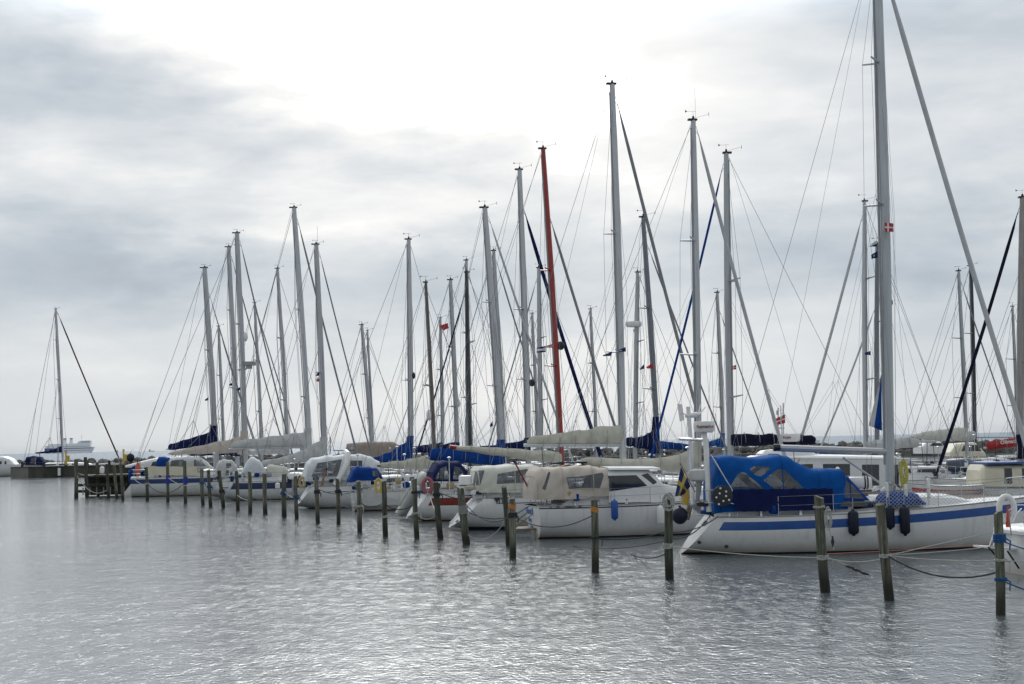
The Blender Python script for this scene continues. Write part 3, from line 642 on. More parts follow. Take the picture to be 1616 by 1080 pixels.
def canopy(b, st, wins, m, hwf=.85, name='canopy', expo=.42, nx=60, na=34, wm=None, seed=1, wr_=.02, aft=True, frame=True):
    """fabric or moulded shell lofted along the boat. st: (px, top py, bottom py, half width); wins: (half width, px polygon)"""
    S = []
    for px, yt, yb, hw in st:
        x, zt = pxl(b, px, yt, -hw*.3); x2, zb = pxl(b, px, yb, -hw); S.append((x, zt, zb, hw))
    S.sort(); W = [[pxl(b, a, c, -w_[0]*.97) for a, c in w_[1]] for w_ in wins]
    xs_ = [q[0] for q in S]
    stp = .05 if b.Y < 80 else (.08 if b.Y < 110 else .12)
    x0, x1 = S[0][0], S[-1][0]; nx = max(8, int((x1-x0)/stp)); rings = []
    tt = [(s_[0], s_[1]) for s_ in S]; tb = [(s_[0], s_[2]) for s_ in S]; th = [(s_[0], s_[3]) for s_ in S]
    hmax = max(s_[1]-s_[2] for s_ in S); na = max(12, int((2*hmax+2*max(s_[3] for s_ in S))/stp))
    for i in range(nx+1):
        x = lerp(x0, x1, i/nx); zt, zb, hw = interp(tt, x), interp(tb, x), interp(th, x); P = []
        if wr_ > .01:
            for xa_, xb_ in zip(xs_, xs_[1:]):
                if xa_ <= x <= xb_ and xb_-xa_ > .35: zt -= min(.07, .045*(xb_-xa_))*math.sin(math.pi*(x-xa_)/(xb_-xa_))
        for k in range(161):
            a = math.pi*k/160; cc, ss = math.cos(a), math.sin(a); P.append((-hw*math.copysign(abs(cc)**expo, cc), zb+(zt-zb)*ss**(expo*1.15)))
        cum = [0]
        for p, q in zip(P, P[1:]): cum.append(cum[-1]+math.hypot(p[0]-q[0], p[1]-q[1]))
        r = []; jx = 0
        for k in range(na+1):
            tgt = cum[-1]*k/na
            while jx < 159 and cum[jx+1] < tgt: jx += 1
            f = (tgt-cum[jx])/max(1e-9, cum[jx+1]-cum[jx]); y, z = lerp(P[jx][0], P[jx+1][0], f), lerp(P[jx][1], P[jx+1][1], f)
            wv = wr_*.55*(math.sin(x*2.3+z*5+seed)+.5*math.sin(x*9-z*13+seed))
            xx, zz = x, z
            if abs(y) > .4*hw:
                best = stp*.72
                for Pg in W:
                    for e in range(len(Pg)):
                        ax, az = Pg[e-1]; bx_, bz = Pg[e]; L2 = (bx_-ax)**2+(bz-az)**2
                        u = max(0, min(1, ((x-ax)*(bx_-ax)+(z-az)*(bz-az))/L2)); qx, qz = ax+u*(bx_-ax), az+u*(bz-az); dd = math.hypot(x-qx, z-qz)
                        if dd < best: best = dd; xx, zz = qx, qz
            top = max(0, (z-zb)/(zt-zb+1e-6)-.7)*3
            r.append((xx, y*(1+wv*.6), zz+wv*.7*top))
        rings.append(r)
    A = MB(); A.v = [p for r in rings for p in r]; G = {}; base = len(rings[0])
    for i in range(nx):
        for k in range(na):
            q = (i*base+k, (i+1)*base+k, (i+1)*base+k+1, i*base+k+1)
            C_ = [A.v[z_] for z_ in q]; cx = sum(c[0] for c in C_)/4; cz = sum(c[2] for c in C_)/4; cy = C_[0][1]; win = None
            if abs(cy) > .4*interp(th, cx):
                for wi, P in enumerate(W):
                    if inpoly(cx, cz, P): win = (wi, cy > 0)
            if win is None: A.f.append(q); A.m.append(0)
            else:
                g = G.setdefault(win, MB()); g.v = A.v; g.f.append(q); g.m.append(0)
    for idx_, want in ((0, aft), (nx, True)):
        if want:
            n0 = len(A.v); A.v = A.v+list(rings[idx_]); A.f.append(tuple(n0+j for j in range(base))); A.m.append(0)
    def clean(M_):
        used = sorted({i for f in M_.f for i in f}); mp_ = {u: i for i, u in enumerate(used)}
        M_.v = [M_.v[u] for u in used]; M_.f = [tuple(mp_[i] for i in f) for f in M_.f]
    for g in G.values(): clean(g)
    clean(A); o = A.build(name, m, b.root)
    if wr_ > .01 and b.Y < 120:
        lastx = x0
        for xs in xs_[1:-1]:
            i = int(round((xs-x0)/(x1-x0)*nx))
            if xs-lastx < .75 and xs is not xs_[1]: continue
            lastx = xs
            if 0 < i < nx: sb = MB(); sb.path([(p[0], p[1]*1.008, p[2]+.004) for p in rings[i]], .016, 4); sb.build('seam', m, o)
    for kk in sorted(G): G[kk].build('window', wm or VINYL, o)
    return o
DEF = dict(B=3.2, zst=1.15, zbw=1.5, sw=.68, ktz=.12, kb=.86, tr=.35, trs=1.0, band=(.16, .34), bandm=None, band0=.05, band1=.97, boot=BOOT, boot2=0, hm=WHITE, trm=None,
           railm=GREYP, cab=None, cabm=DECK, wins=((.08, .3), (.36, .55), (.62, .74)), head=10, w=6, mm=ALU, spr=((.45, .75), (.72, .6)), back=1, stay=(.96, .07, SAILF),
           boom=None, boomr=None, collar=0, cw=1.0, vs=1, bare=False, ant=False, hal=3, topl=True, dodger=None, rail=True, cat='sailboat', name='sailboat')
BOATS = {}
def boat(key, label, base, top, Y, L, xm, **kw):
    b = Boat(); b.__dict__.update(DEF); b.__dict__.update(kw); b.base, b.top, b.Y, b.L, b.xm = base, top, Y, L, xm
    P = atY(base[0], 690, Y); Pt = atY(top[0], top[1], Y); dd = (Pt-P); mp_ = P+dd*((1.2-P.z)/dd.z)
    h = R(b.head); ux = Vector((math.cos(h), math.sin(h), 0)); o = Vector((mp_.x, mp_.y, 0))-ux*xm
    b.root = thing(b.name, label, b.cat, o, h, kw.get('group')); b.M = Matrix.Translation(o) @ Matrix.Rotation(h, 4, 'Z'); b.inv = b.M.inverted()
    make_hull(b, b.root)
    if b.cab is None: b.cab = (xm-.18*L, xm+.26*L, .42, .62)
    if b.cab: make_cabin(b, b.root)
    if b.rail: rails(b, b.root)
    if b.Y < 130: gear(b, b.root)
    b.mast = make_rig(b, b.root, b.inv)
    if b.dodger:
        m_, ln, hh = b.dodger; x1 = b.cab[0]+.7; z0 = b.sheer(x1/b.L); hw = b.B/2*.58; rings = []
        for i in range(9):
            t = i/8; x = x1-ln*t+.1; hgt = .3+hh*sm(t*1.25)
            rings.append([(x, -hw*math.copysign(abs(math.cos(a))**.5, math.cos(a))*(.85+.15*t), z0+hgt*math.sin(a)**.5) for a in [math.pi*k/12 for k in range(13)]])
        mb = MB(); mb.ring_loft(rings, False, False); dz = mb.build('sprayhood', m_, b.root)
        mb = MB(); r0 = rings[3]; mb.path(rings[-1], .025, 5); mb.build('hoop', STEEL, dz)
        P_ = [(rings[5][1][0], rings[5][1][1]-.012, z0+.35), (rings[2][1][0], rings[2][1][1]-.03, z0+.34), (rings[3][2][0], rings[3][2][1]-.03, z0+.55), (rings[5][2][0], rings[5][2][1]-.02, z0+.6)]
    BOATS[key] = b; return b
def wpt(b, x, y, z): return b.M @ Vector((x, y, z))

# ---- the front row, nearest first
g_front = 'sailing boats berthed along the row of piles'; g_back = 'sailing boats berthed behind the front row'
b10 = boat('b10', 'large white yacht with a broad blue hull stripe and bright blue cockpit tent', (1402, 690), (1382.5, -95), 50.6, 11.9, 6.74, B=3.5, head=2, w=15, mm=ALUW, ktz=-.02,
    zst=1.16, zbw=1.60, sw=.60, tr=.86, trs=1, kb=.87, band=(.14, .40), bandm=BLUEP, band0=.05, band1=.99, back=1, stay=(.965, .085, SAILF), group=g_front,
    boom=(1224, 707, 713, 6, 6, 1, None, ALU), boomr=.11, spr=((.53, .75), (.78, .55)), ant=False, hal=3, boot=BOOT, railm=GREYP, cab=(4.3, 9.2, .38, .60), wins=((.2, .36), (.42, .55)))
b9 = boat('b9', 'white motorsailer with a beige cockpit tent, dark side windows and a blue fender', (1101, 690), (1094, 190), 61.5, 10.7, 6.5, B=3.1, head=13, w=9, mm=ALUL,
    zst=1.22, zbw=1.55, sw=.74, ktz=-.1, tr=-.12, band=(.03, .095), bandm=BLACK, band0=0, band1=1, stay=(.985, .075, SAILF), group=g_front,
    boom=(905, 729, 741, 42, 14, 4, OLIVEF, ALUL), collar=45, spr=((.38, .8), (.68, .6)), cab=(3.0, 9.0, .42, .66), wins=(), ant=True)
b8 = boat('b8', 'white sloop with a cream cockpit tent and a sloping stepped transom', (982, 690), (966, 133), 68.5, 12.2, 7.75, B=3.5, head=11, w=10, mm=ALUL,
    zst=1.33, zbw=1.7, sw=.78, tr=1.05, ktz=.1, band=(.20, .235), bandm=NAVYP, band0=.12, band1=.98, boot2=1, stay=(.97, .075, SAILD), group=g_front,
    boom=(826, 703, 703, 32, 11, 1.1, OLIVEF, ALUL), cw=.8, bare=True, spr=((.34, .8), (.63, .65)), ant=False)
brd = boat('brd', 'white yacht with a dark red hull band and a tall red mast and boom', (884, 690), (857, 235), 77, 11.6, 7.8, B=3.2, head=12, w=8, mm=REDM,
    zst=1.25, zbw=1.55, sw=.6, tr=.8, band=(.14, .50), bandm=REDP, band0=.05, band1=.95, boot=BOOTR, stay=(.8, .07, SAILD), group=g_front,
    boom=(708, 706, 729, 20, 6, .8, OLIVEF, REDM), boomr=.10, spr=((.36, .7), (.64, .6)), cabm=DECK)
b7 = boat('b7', 'white yacht with a grey inflatable dinghy hauled up its stern and a blue sail cover', (790, 690), (765, 328), 83.5, 10.2, 5.9, B=3.2, head=12, w=9, mm=ALUL,
    zst=1.3, zbw=1.6, sw=.74, tr=1.0, band=(.2, .26), bandm=NAVYP, stay=(.97, .06, SAILF), group=g_front, back=2,
    boom=(672, 722, 732, 26, 17, 1, BLUEF, ALU), collar=38, spr=((.36, .75), (.66, .6)))
b6 = boat('b6', 'small white boat with a blue sprayhood and a slim brown wooden mast', (684, 690), (672, 446), 90, 8.6, 4.7, B=2.8, head=12, w=5, mm=WOODM,
    zst=1.05, zbw=1.4, sw=.8, tr=0, ktz=-.2, trs=0, boot=BOOTR, stay=(.95, 0, SAILF), group=g_front, boom=(597, 735, 738, 26, 9, 1.6, OLIVEF, WOODM), spr=((.5, .6),),
    )
b5 = boat('b5', 'white yacht with a big pale cockpit tent and a blue sail cover', (648, 690), (645, 378), 95.5, 11.2, 7.0, B=3.5, head=12, w=7, mm=ALUL,
    zst=1.3, zbw=1.6, sw=.8, tr=.75, band=(.30, .34), bandm=NAVYP, band0=.1, stay=(.97, 0, SAILF), group=g_front, back=2, boom=(556, 733, 728, 40, 10, 2.2, BLUEF, ALU), collar=40, spr=((.42, .8),))
b4 = boat('b4', 'white cruiser with a dark navy stripe under its rail and two pale hoods', (511, 690), (499, 386), 113, 11.2, 7.3, B=3.3, head=10, w=8, mm=ALU,
    zst=1.30, zbw=1.55, sw=.62, tr=.6, band=(.08, .52), bandm=NAVYP, band0=.02, stay=(.97, .05, SAILD), group=g_front, boom=(412, 733, 722, 34, 9, 1.8, GREYF, ALU), collar=32, spr=((.45, .8),), ant=True)
b3 = boat('b3', 'white yacht with a long grey sail cover on a white boom', (487, 690), (464, 328), 119, 11.7, 7.6, B=3.3, head=10, w=8, mm=ALUL, trm=WHITE,
    zst=1.2, zbw=1.5, tr=.7, band=(.4, .46), bandm=NAVYP, stay=(.96, .07, SAILD), group=g_front, bare=True, boom=(364, 709, 706, 22, 11, 1.1, GREYF, ALUL), collar=30, spr=((.3, .9), (.62, .8)), dodger=(NAVYF, 1.3, .6))
b2 = boat('b2', 'white cruiser with a wide blue band and cream side cloths', (386, 690), (374, 368), 127, 13.2, 8.9, B=3.7, head=8, w=8, mm=ALU,
    zst=1.5, zbw=1.75, sw=.66, tr=0, trs=0, ktz=-.2, band=(.12, .48), bandm=mat('deep_blue_paint', (.01, .035, .15), .3, coat=.3), band0=0, band1=1, boot=BOOTR, stay=(.97, .06, SAILD), group=g_front,
    boom=(270, 716, 712, 26, 5, 1.0, BEIGEF, ALU), collar=32, spr=((.3, .9), (.62, .8)))
b1 = boat('b1', 'white motorsailer at the end of the row with navy boom cover and orange float', (339, 690), (323, 423), 136, 12.6, 8.3, B=3.7, head=8, w=8, mm=ALU,
    zst=1.3, zbw=1.7, sw=.7, tr=.7, band=(.2, .3), bandm=None, stay=(.88, .045, SAILD), group=g_front, boom=(266, 709, 700, 16, 9, 1, NAVYF, ALU), collar=28, spr=((.24, .9), (.6, .8)), back=2)
# ---- motorsailer lying bow-out behind the blue striped yacht
b27 = boat('b27', 'white motorsailer with long deckhouse windows and a dark navy boom cover', (1153, 690), (1146, 242), 65.8, 10.8, 6.9, B=3.3, head=181, w=9, mm=ALU,
    zst=1.3, zbw=1.6, sw=.8, tr=0, trs=0, ktz=-.2, stay=(.97, .05, BLUEF), boom=(1288, 697, 700, 20, 15, 1, NAVYK, ALUL), cw=1.0, spr=((.28, .8), (.62, .65)), vs=-1, cab=(.6, 6.4, .5, .7), wins=(), back=1, hal=3)
# ---- farther masts and their boats
def back(key, label, base, top, Y, w, head=10, L=10.5, mm=ALU, jib=None, boom=None, cover=None, **kw):
    rev = abs(head) > 90; xm = L*.58; s_ = 1 if rev else -1
    if boom is None:
        ln = L*.36*F/Y; hh = 9000/Y*.42; y0 = yh(base[0])+hh*.28
        boom = (base[0]+s_*ln, y0+2, y0, 26*60/Y*1.2, 11*60/Y*1.4, 1.3, cover, ALUL) if cover else (base[0]+s_*ln, y0, y0, 4, 4, 1, None, ALU)
    kw.setdefault('stay', (.96, .06, jib) if jib else (.95, 0, SAILF)); kw.setdefault('spr', ((.36, .75), (.66, .6)))
    kw.setdefault('zst', random.uniform(1.1, 1.3)); kw.setdefault('hal', 3); kw.setdefault('B', 3.1)
    return boat(key, label, base, top, Y, L, xm, head=head, w=w, mm=mm, boom=boom, vs=(-1 if rev else 1), group=g_back, **kw)
back('m2b', 'small yacht whose thin short mast stands just right of the leftmost row mast', (352, 690), (345, 515), 168, 4, L=10, jib=SAILD)
back('m3', 'yacht with a navy mast collar directly left of the radar mast', (373, 690), (361, 390), 146, 7, L=12, jib=SAILD, cover=NAVYF, collar=24, spr=((.38, .8), (.72, .6)))
back('m5', 'yacht with a thin pale mast right behind the mast with the radar dome', (412, 690), (402, 478), 158, 4, L=11, jib=SAILD, bandm=NAVYP)
back('m6', 'yacht whose mid height mast rises between the radar mast and the tall grey covered one', (453, 690), (438, 424), 142, 5, L=11.5, jib=None, cover=GREYF)
back('m9', 'yacht with a short light mast above the pale cockpit tent', (586, 690), (571, 513), 150, 5, head=14, L=10.5, jib=None)
back('m10', 'yacht with a very thin mast close behind the short mast over the pale tent', (588, 690), (580, 522), 172, 3, L=10)
back('m13', 'yacht flying a red flag high on its slim mast', (698, 690), (695, 502), 142, 4, L=10, cover=NAVYF)
back('m14', 'yacht with a light mast and navy cover right of the red flag', (721, 690), (711, 442), 112, 6, L=10, cover=NAVYF, bandm=BLUEP, collar=12)
back('m15', 'yacht with a dark brown mast and a navy furled sail slanting to the left', (742, 690), (736, 430), 106, 6, head=188, L=10.4, mm=DARKM, stay=(.90, .05, NAVYF), cover=None)
back('m15b', 'yacht whose pale mast shows just left of the dark brown mast', (738, 690), (736, 411), 124, 5, L=10.8)
back('m17', 'yacht with a white mast just right of the tall mast with the blue cover', (794, 690), (779, 396), 118, 6, L=11, jib=SAILD, spr=((.3, .8), (.55, .7), (.78, .6)))
back('m18', 'yacht with a tall mast and a thick navy furled sail reaching down to the right', (833, 690), (820, 268), 84, 8, L=10.8, mm=ALUL, stay=(.88, .10, NAVYF), cover=NAVYF, collar=20, spr=((.34, .7), (.56, .8)))
back('m19', 'yacht with a thin low mast right of the tall mast with the navy sail', (848, 690), (840, 495), 155, 4, L=10)
back('m20', 'yacht with a pale mast left of the red mast and a grey sail slanting left', (854, 690), (850, 423), 118, 6, head=189, L=11.5, stay=(.95, .05, SAILD), hal=2)
back('m22', 'yacht with a thin short mast between the red mast and the tall beige boom mast', (941, 690), (932, 488), 132, 4, L=10.5, cover=GREYF)
back('m24', 'yacht with a light mast behind the radar scanner, right of the tallest centre mast', (1003, 690), (1006, 430), 104, 6, head=186, L=10.5, jib=None, cover=BLUEF)
back('m25', 'yacht with a dark grey leaning mast wrapped in a blue collar', (1037, 690), (1015, 343), 82, 7, L=10.6, mm=ALUG, stay=(.9, .045, SAILD), boom=(985, 700, 708, 40, 14, 1.8, NAVYF, ALUG), collar=50, bandm=BLUEP)
back('m28', 'yacht with a short light mast and bright blue cover behind the radar pole', (1141, 690), (1132, 462), 112, 5, L=9.6, stay=(.9, .045, SAILD), cover=BLUEB, collar=16, boom=(1112, 703, 700, 10, 7, 1, BLUEB, ALUL))
back('m29', 'yacht with a light mast and pale furled sail slanting left behind the tall mast', (1366, 690), (1364, 318), 84, 6, head=184, L=10.2, mm=ALUL, stay=(.95, .075, SAILF), spr=((.36, .75), (.72, .6)), boom=(1452, 702, 708, 16, 16, 1, GREYF, ALUL), cab=False)
back('m30', 'yacht half hidden behind the tallest mast with club pennants under its spreader', (1384, 690), (1384, 385), 98, 6, head=184, L=10.4, mm=ALUG, stay=(.72, .06, SAILF), cab=(2, 8, .4, .6))
back('m32', 'yacht with a light mast and loosely stowed cream sail near the horizon on the right', (1525, 690), (1513, 428), 106, 5, L=10.2, stay=(.95, .05, SAILD), boom=(1434, 690, 693, 22, 6, .7, CREAMF, ALU), wins=((.1, .5), (.6, .8)))
back('m33', 'yacht with a black mast right of the loosely stowed cream sail', (1538, 690), (1532, 420), 118, 6, L=11, mm=DARKM, stay=(.95, .05, SAILD), cover=GREYF)
back('m34', 'wooden masted yacht at the right edge with a thick navy furled sail slanting left', (1610, 690), (1613.5, 312), 75, 9.6, head=184, L=10.2, mm=WOODP, stay=(.965, .085, NAVYK), boom=(1690, 722, 716, 44, 12, 1.4, NAVYK, ALU), collar=30, spr=((.42, .7),))
back('mred', 'yacht at the right edge with a red boom cover bearing white letters', (1648, 690), (1642, 330), 92, 6, head=5, L=10.5, boom=(1553, 707, 697, 15, 13, 1.0, REDF, ALU))
back('m35', 'yacht with a short thin mast at the right edge behind the wooden mast', (1606, 690), (1598, 484), 124, 4, L=10)
# a tall yacht beyond the quay, far left
bq = boat('bq', 'tall white yacht alone beyond the concrete quay at the far left', (97.3, 690), (88, 488), 238, 16.5, 7.6, B=4.2, head=4, w=3.6, mm=ALUL, zst=1.6, zbw=1.9, sw=.8, tr=1.1,
    stay=(.985, .11, mat('dark_maroon_sailcloth', (.07, .025, .03), .8)), boom=(57, 715, 713, 11, 2.5, 2.2, NAVYF, ALU), collar=0, cw=1.6, spr=((.30, 1.3), (.55, 1.1), (.8, .8)), back=2, hal=1)
canopy(bq, [(38, 733, 735, 1.4), (43, 721, 735, 1.5), (52, 719.5, 735, 1.5), (64, 721, 735, 1.5), (70, 728, 735, 1.3), (75, 733.5, 735, 1.2)], [(1.4, [(48, 733), (49, 723), (57, 722), (57, 733)])], NAVYF, nx=30)

# ------------------------------------------------------------------ cockpit tents and deckhouses
canopy(b10, [(1120, 760, 811, 1.1), (1126, 722, 810, 1.2), (1133, 720, 809, 1.25), (1150, 718.5, 808, 1.3), (1225, 717.5, 806, 1.3), (1238, 720, 806, 1.3), (1262, 734, 805, 1.28), (1284, 742, 805, 1.25), (1300, 739.5, 804, 1.2), (1322, 740, 804, 1.12), (1328, 750, 804, 1.0)],
    [(1.25, [(1150, 771), (1164, 748), (1172, 745), (1178, 748), (1205, 771.5)]), (1.25, [(1182, 740.5), (1190, 736), (1213, 737), (1216, 740), (1200, 752), (1191, 750)]), (1.25, [(1204, 758), (1226, 741), (1236, 741), (1268, 771), (1222, 772)])],
    BLUEB, name='cockpit_tent', expo=.27, seed=3, wr_=.028)
canopy(b10, [(1322, 746, 800, 1.12), (1332, 750, 800, 1.1), (1346, 764, 800, 1.05), (1362, 783, 801, 1.0), (1382, 801, 803, .85)], [(1.1, [(1324, 785), (1325, 752), (1345, 764), (1362, 784), (1366, 788)])], BLUEF, name='sprayhood', nx=46, na=40, aft=False)
def panel(b, quad, yl, m, name, seg=18, wv=.02):
    """a sheet of cloth laced along the rail, hanging with slight waves; quad px: aft top, fwd top, fwd bottom, aft bottom"""
    P = [Vector((*[pxl(b, q[0], q[1], yl)[0:1][0]], yl, pxl(b, q[0], q[1], yl)[1])) for q in quad]
    for sg in (1, -1):
        mb = MB(); rings = []
        for i in range(seg+1):
            t = i/seg; a, c = P[0].lerp(P[1], t), P[3].lerp(P[2], t); r = []
            for k in range(6):
                p = a.lerp(c, k/5); r.append((p.x, sg*(p.y+wv*math.sin(t*31+k)*math.sin(math.pi*k/5)), p.z-(.015*math.sin(t*60) if k == 0 else 0)))
            r += [(x, y+.012*sg, z) for x, y, z in reversed(r)]; rings.append(r)
        mb.ring_loft(rings, True, True); mb.build(name, m, b.root)
panel(b10, [(1157, 773), (1314, 771), (1316, 805), (1160, 808)], -1.55, NAVYF, 'weather_cloth', 40, .012)
mbx = MB(); x, z = pxl(b10, 1322, 744, -.6); mbx.ball((x, -.6, z), .09, .12, .14); mbx.build('hood_patch', WHITEP, b10.root)

canopy(b9, [(836, 775, 789, .9), (841, 745, 789, 1.1), (850, 737, 789, 1.25), (880, 736.5, 789, 1.28), (905, 734, 788, 1.28), (925, 733.5, 786, 1.28), (948, 738, 784, 1.25), (964, 742, 768, 1.2)],
    [(1.25, [(893, 753), (912, 752.5), (951, 746), (953, 750), (946, 771), (930, 770), (897, 772)]), (1.2, [(855, 772), (865, 745), (869, 745), (860, 774)])], BEIGEF, name='cockpit_tent', expo=.34, seed=5, wr_=.035)
wh = canopy(b9, [(950, 740, 794, 1.28), (955, 738.5, 794, 1.3), (1010, 738.5, 793, 1.26), (1022, 744, 793, 1.22), (1040, 763, 792, 1.15), (1062, 767, 791, 1.05), (1095, 771, 789, .9), (1130, 776, 787, .7), (1160, 784, 786, .4)],
    [(1.25, [(957, 776.5), (959, 751), (1004, 750), (1021, 767)]), (1.2, [(1011, 750), (1022, 747), (1037, 761.5), (1030, 765)])], DECK, name='wheelhouse', expo=.3, nx=110, na=40, wm=DARKG, wr_=.002)
x0, z0 = pxl(b9, 946, 739, 0); x1, z1 = pxl(b9, 1024, 739, 0)
mb = MB(); mb.ring_loft([[(x, -1.3*w_, z-.05), (x, -1.22*w_, z+.03), (x, 0, z+.09), (x, 1.22*w_, z+.03), (x, 1.3*w_, z-.05), (x, 0, z-.02)] for x, z, w_ in ((x0, z0, .97), (x1-.3, z1+.01, 1), (x1, z1, .9), (x1+.12, z1-.01, .8))]); mb.build('roof', DECK, wh)
mb = MB(); xa, za = pxl(b9, 868, 732, 0); xb, zb_ = pxl(b9, 922, 731, 0); mb.box(((xa+xb)/2, 0, za+.02), (xb-xa, .9, .06)); mb.build('solar_panel', DARKG, b9.root, False)

canopy(b8, [(744, 768, 778, 1.3), (749, 744, 778, 1.45), (756, 735.5, 778, 1.5), (775, 735, 778, 1.5), (805, 733, 778, 1.5), (838, 732.5, 778, 1.45), (856, 738, 779, 1.35), (876, 760, 780, 1.2), (884, 772, 780, 1.1)],
    [(1.45, [(748, 764), (754, 743), (765, 742), (757, 767)]), (1.45, [(785, 748), (833, 740), (834, 762), (783, 764)]), (1.4, [(842, 742), (856, 744), (868, 766), (842, 768)])], CREAMF, name='cockpit_tent', expo=.33, seed=8, wr_=.03)
canopy(b5, [(478, 753, 760, 1.3), (484, 732, 760, 1.4), (493, 723, 760, 1.45), (515, 718.5, 760, 1.45), (545, 717, 759, 1.45), (570, 716.5, 758, 1.4), (584, 720, 758, 1.35), (597, 728, 740, 1.2)],
    [(1.4, [(491, 753), (501, 731), (540, 725), (532, 752)]), (1.4, [(553, 727), (572, 727), (572, 748), (551, 749)])], PALEF, name='cockpit_tent', nx=70, seed=4, wr_=.03)
mb = MB(); x, zt = pxl(b5, 546, 716, 0); xb, zb_ = pxl(b5, 538, 760, 0)
mb.path([(xb-.5, -1.62, 1.35), (lerp(xb, x, .6), -1.6, 2.6), (x, -1.3, zt-.02), (x, 0, zt+.1), (x, 1.3, zt-.02), (lerp(xb, x, .6), 1.6, 2.6), (xb-.5, 1.62, 1.35)], .16, 8); mb.build('targa_arch', WHITEP, b5.root)
canopy(b6, [(550, 757, 762, .8), (556, 742, 761, .9), (563, 735.5, 760, .95), (582, 737, 759, .95), (594, 738.5, 757, .95), (600, 748, 756, .9), (603, 755, 756, .8)], [(.9, [(588, 752), (588, 743), (595, 743), (599, 752)])], BLUEF, name='sprayhood', nx=40, wr_=.03)
canopy(brd, [(680, 745, 760, 1.1), (688, 731, 760, 1.25), (700, 727, 760, 1.3), (722, 728, 760, 1.3), (738, 745, 760, 1.2), (752, 757, 760, 1.1)], [(1.25, [(687, 757), (694, 740), (704, 736), (709, 757)]), (1.25, [(714, 757), (717, 736), (726, 738), (738, 757)])], NAVYF, name='sprayhood', nx=60, seed=2)
canopy(b4, [(382, 744, 747, .9), (388, 731, 747, 1.15), (395, 722, 747, 1.25), (400, 721, 747, 1.25), (410, 727, 747, 1.15), (421, 744, 747, .95)], [], PALEF, name='cockpit_tent', nx=30)
canopy(b4, [(421, 736, 753, .95), (424, 733.5, 753, 1.0), (430, 733, 753, 1.0), (450, 735, 752, .95), (460, 749, 751, .85)], [], CREAMF, name='sprayhood', nx=30)
canopy(b3, [(340, 740, 753, 1.0), (344, 728, 753, 1.1), (352, 724.5, 753, 1.15), (366, 726, 753, 1.1), (374, 735, 752, 1.0)], [(1.1, [(356, 750), (357, 731), (365, 731), (367, 750)])], GREYF, name='cockpit_tent', nx=30)
canopy(b2, [(262, 736, 739, 1.3), (268, 725, 739, 1.4), (280, 722, 739, 1.45), (297, 720, 739, 1.45), (316, 722, 739, 1.4), (326, 729, 739, 1.3), (334, 737, 739, 1.1)], [(1.45, [(268, 737), (270, 727), (290, 725), (290, 737)]), (1.4, [(306, 736), (306, 726), (317, 726), (325, 736)])], GREYF, name='cockpit_tent', nx=46)
canopy(b2, [(246, 734, 737, 1.1), (250, 721, 737, 1.2), (258, 720.5, 737, 1.2), (266, 722, 737, 1.2)], [], BLUEF, name='sprayhood', nx=20)
panel(b2, [(233, 736.5), (311, 736.5), (312, 750.5), (233, 750.5)], -1.8, CREAM, 'side_cloth', 12, .004)
canopy(b1, [(199, 735, 738, 1.3), (212, 731, 738, 1.5), (232, 726, 738, 1.6), (250, 722, 738, 1.6), (300, 720, 738, 1.5), (320, 730, 738, 1.3)], [(1.6, [(238, 736), (241, 729), (256, 727), (256, 736)]), (1.6, [(262, 736), (262, 727), (282, 726), (282, 736)])], DECK, name='wheelhouse', nx=46, expo=.32, wm=DARKG, wr_=.003)
dh = canopy(b27, [(1150, 752, 770, 1.2), (1166, 728, 770, 1.35), (1186, 719, 770, 1.4), (1290, 717, 770, 1.4), (1400, 719, 770, 1.4), (1408, 723, 770, 1.35)],
    [(1.4, [(1277, 731), (1318, 731), (1318, 749), (1277, 749)]), (1.4, [(1336, 732), (1362, 732), (1362, 764), (1336, 764)]), (1.4, [(1373, 732), (1392, 732), (1392, 762), (1373, 762)]), (1.4, [(1196, 733), (1262, 731), (1262, 749), (1188, 750)])], WHITE, name='deckhouse', nx=130, na=46, expo=.26, wm=DARKG, wr_=.002)
mb = MB(); xa, za = pxl(b27, 1182, 717, -1.4); xb, zb_ = pxl(b27, 1408, 719, -1.4)
for sg in (-1, 1): mb.path([(xa, sg*1.42, za-.13), (xb, sg*1.42, zb_-.13)], .05, 6)
mb.build('roof_edge', WHITEP, dh)
canopy(b27, [(1196, 716, 719, .8), (1202, 711, 719, .9), (1240, 707, 719, .95), (1268, 709, 719, .9), (1282, 716, 719, .7)], [], WHITEP, name='roof_hatch', nx=24, wr_=.002)

def local(b, px, py, yl): x, z = pxl(b, px, py, yl); return Vector((x, yl, z))
# --- radar scanners
def scanner(b, px, py, yl, rad, hgt, word, sz, name='radar_scanner', dx=0):
    c = local(b, px, py, yl); mb = MB(); pr = [(-.5, .72), (-.42, .9), (-.1, 1.0), (.3, 1.0), (.48, .94), (.5, .3)]; n = 28
    mb.ring_loft([[(c.x+rad*r*math.cos(2*math.pi*k/n), c.y+rad*r*.8*math.sin(2*math.pi*k/n), c.z+hgt*z) for k in range(n)] for z, r in pr])
    o = mb.build(name, WHITEP, b.root)
    if word:
        inv3 = b.inv.to_3x3(); ex = inv3 @ Vector((1, 0, 0)); nrm = inv3 @ Vector((0, -1, 0))
        for i, ch in enumerate(word): pass
        text(word, sz, TXTR, o, c+nrm*(rad*.8+.02)+ex*(-sz*len(word)*.27+dx)+Vector((0, 0, -sz*.2)), ex, (0, 0, 1))
    return o
scanner(b10, 1111, 674, -.9, .33, .36, 'Raymarine', .125, dx=.04)
scanner(b27, 1247, 691, .1, .42, .34, 'Raym', .15, dx=-.2)
scanner(b4 if False else BOATS['m24'], 1000, 512, 0, .34*1.6, .36, None, 0)
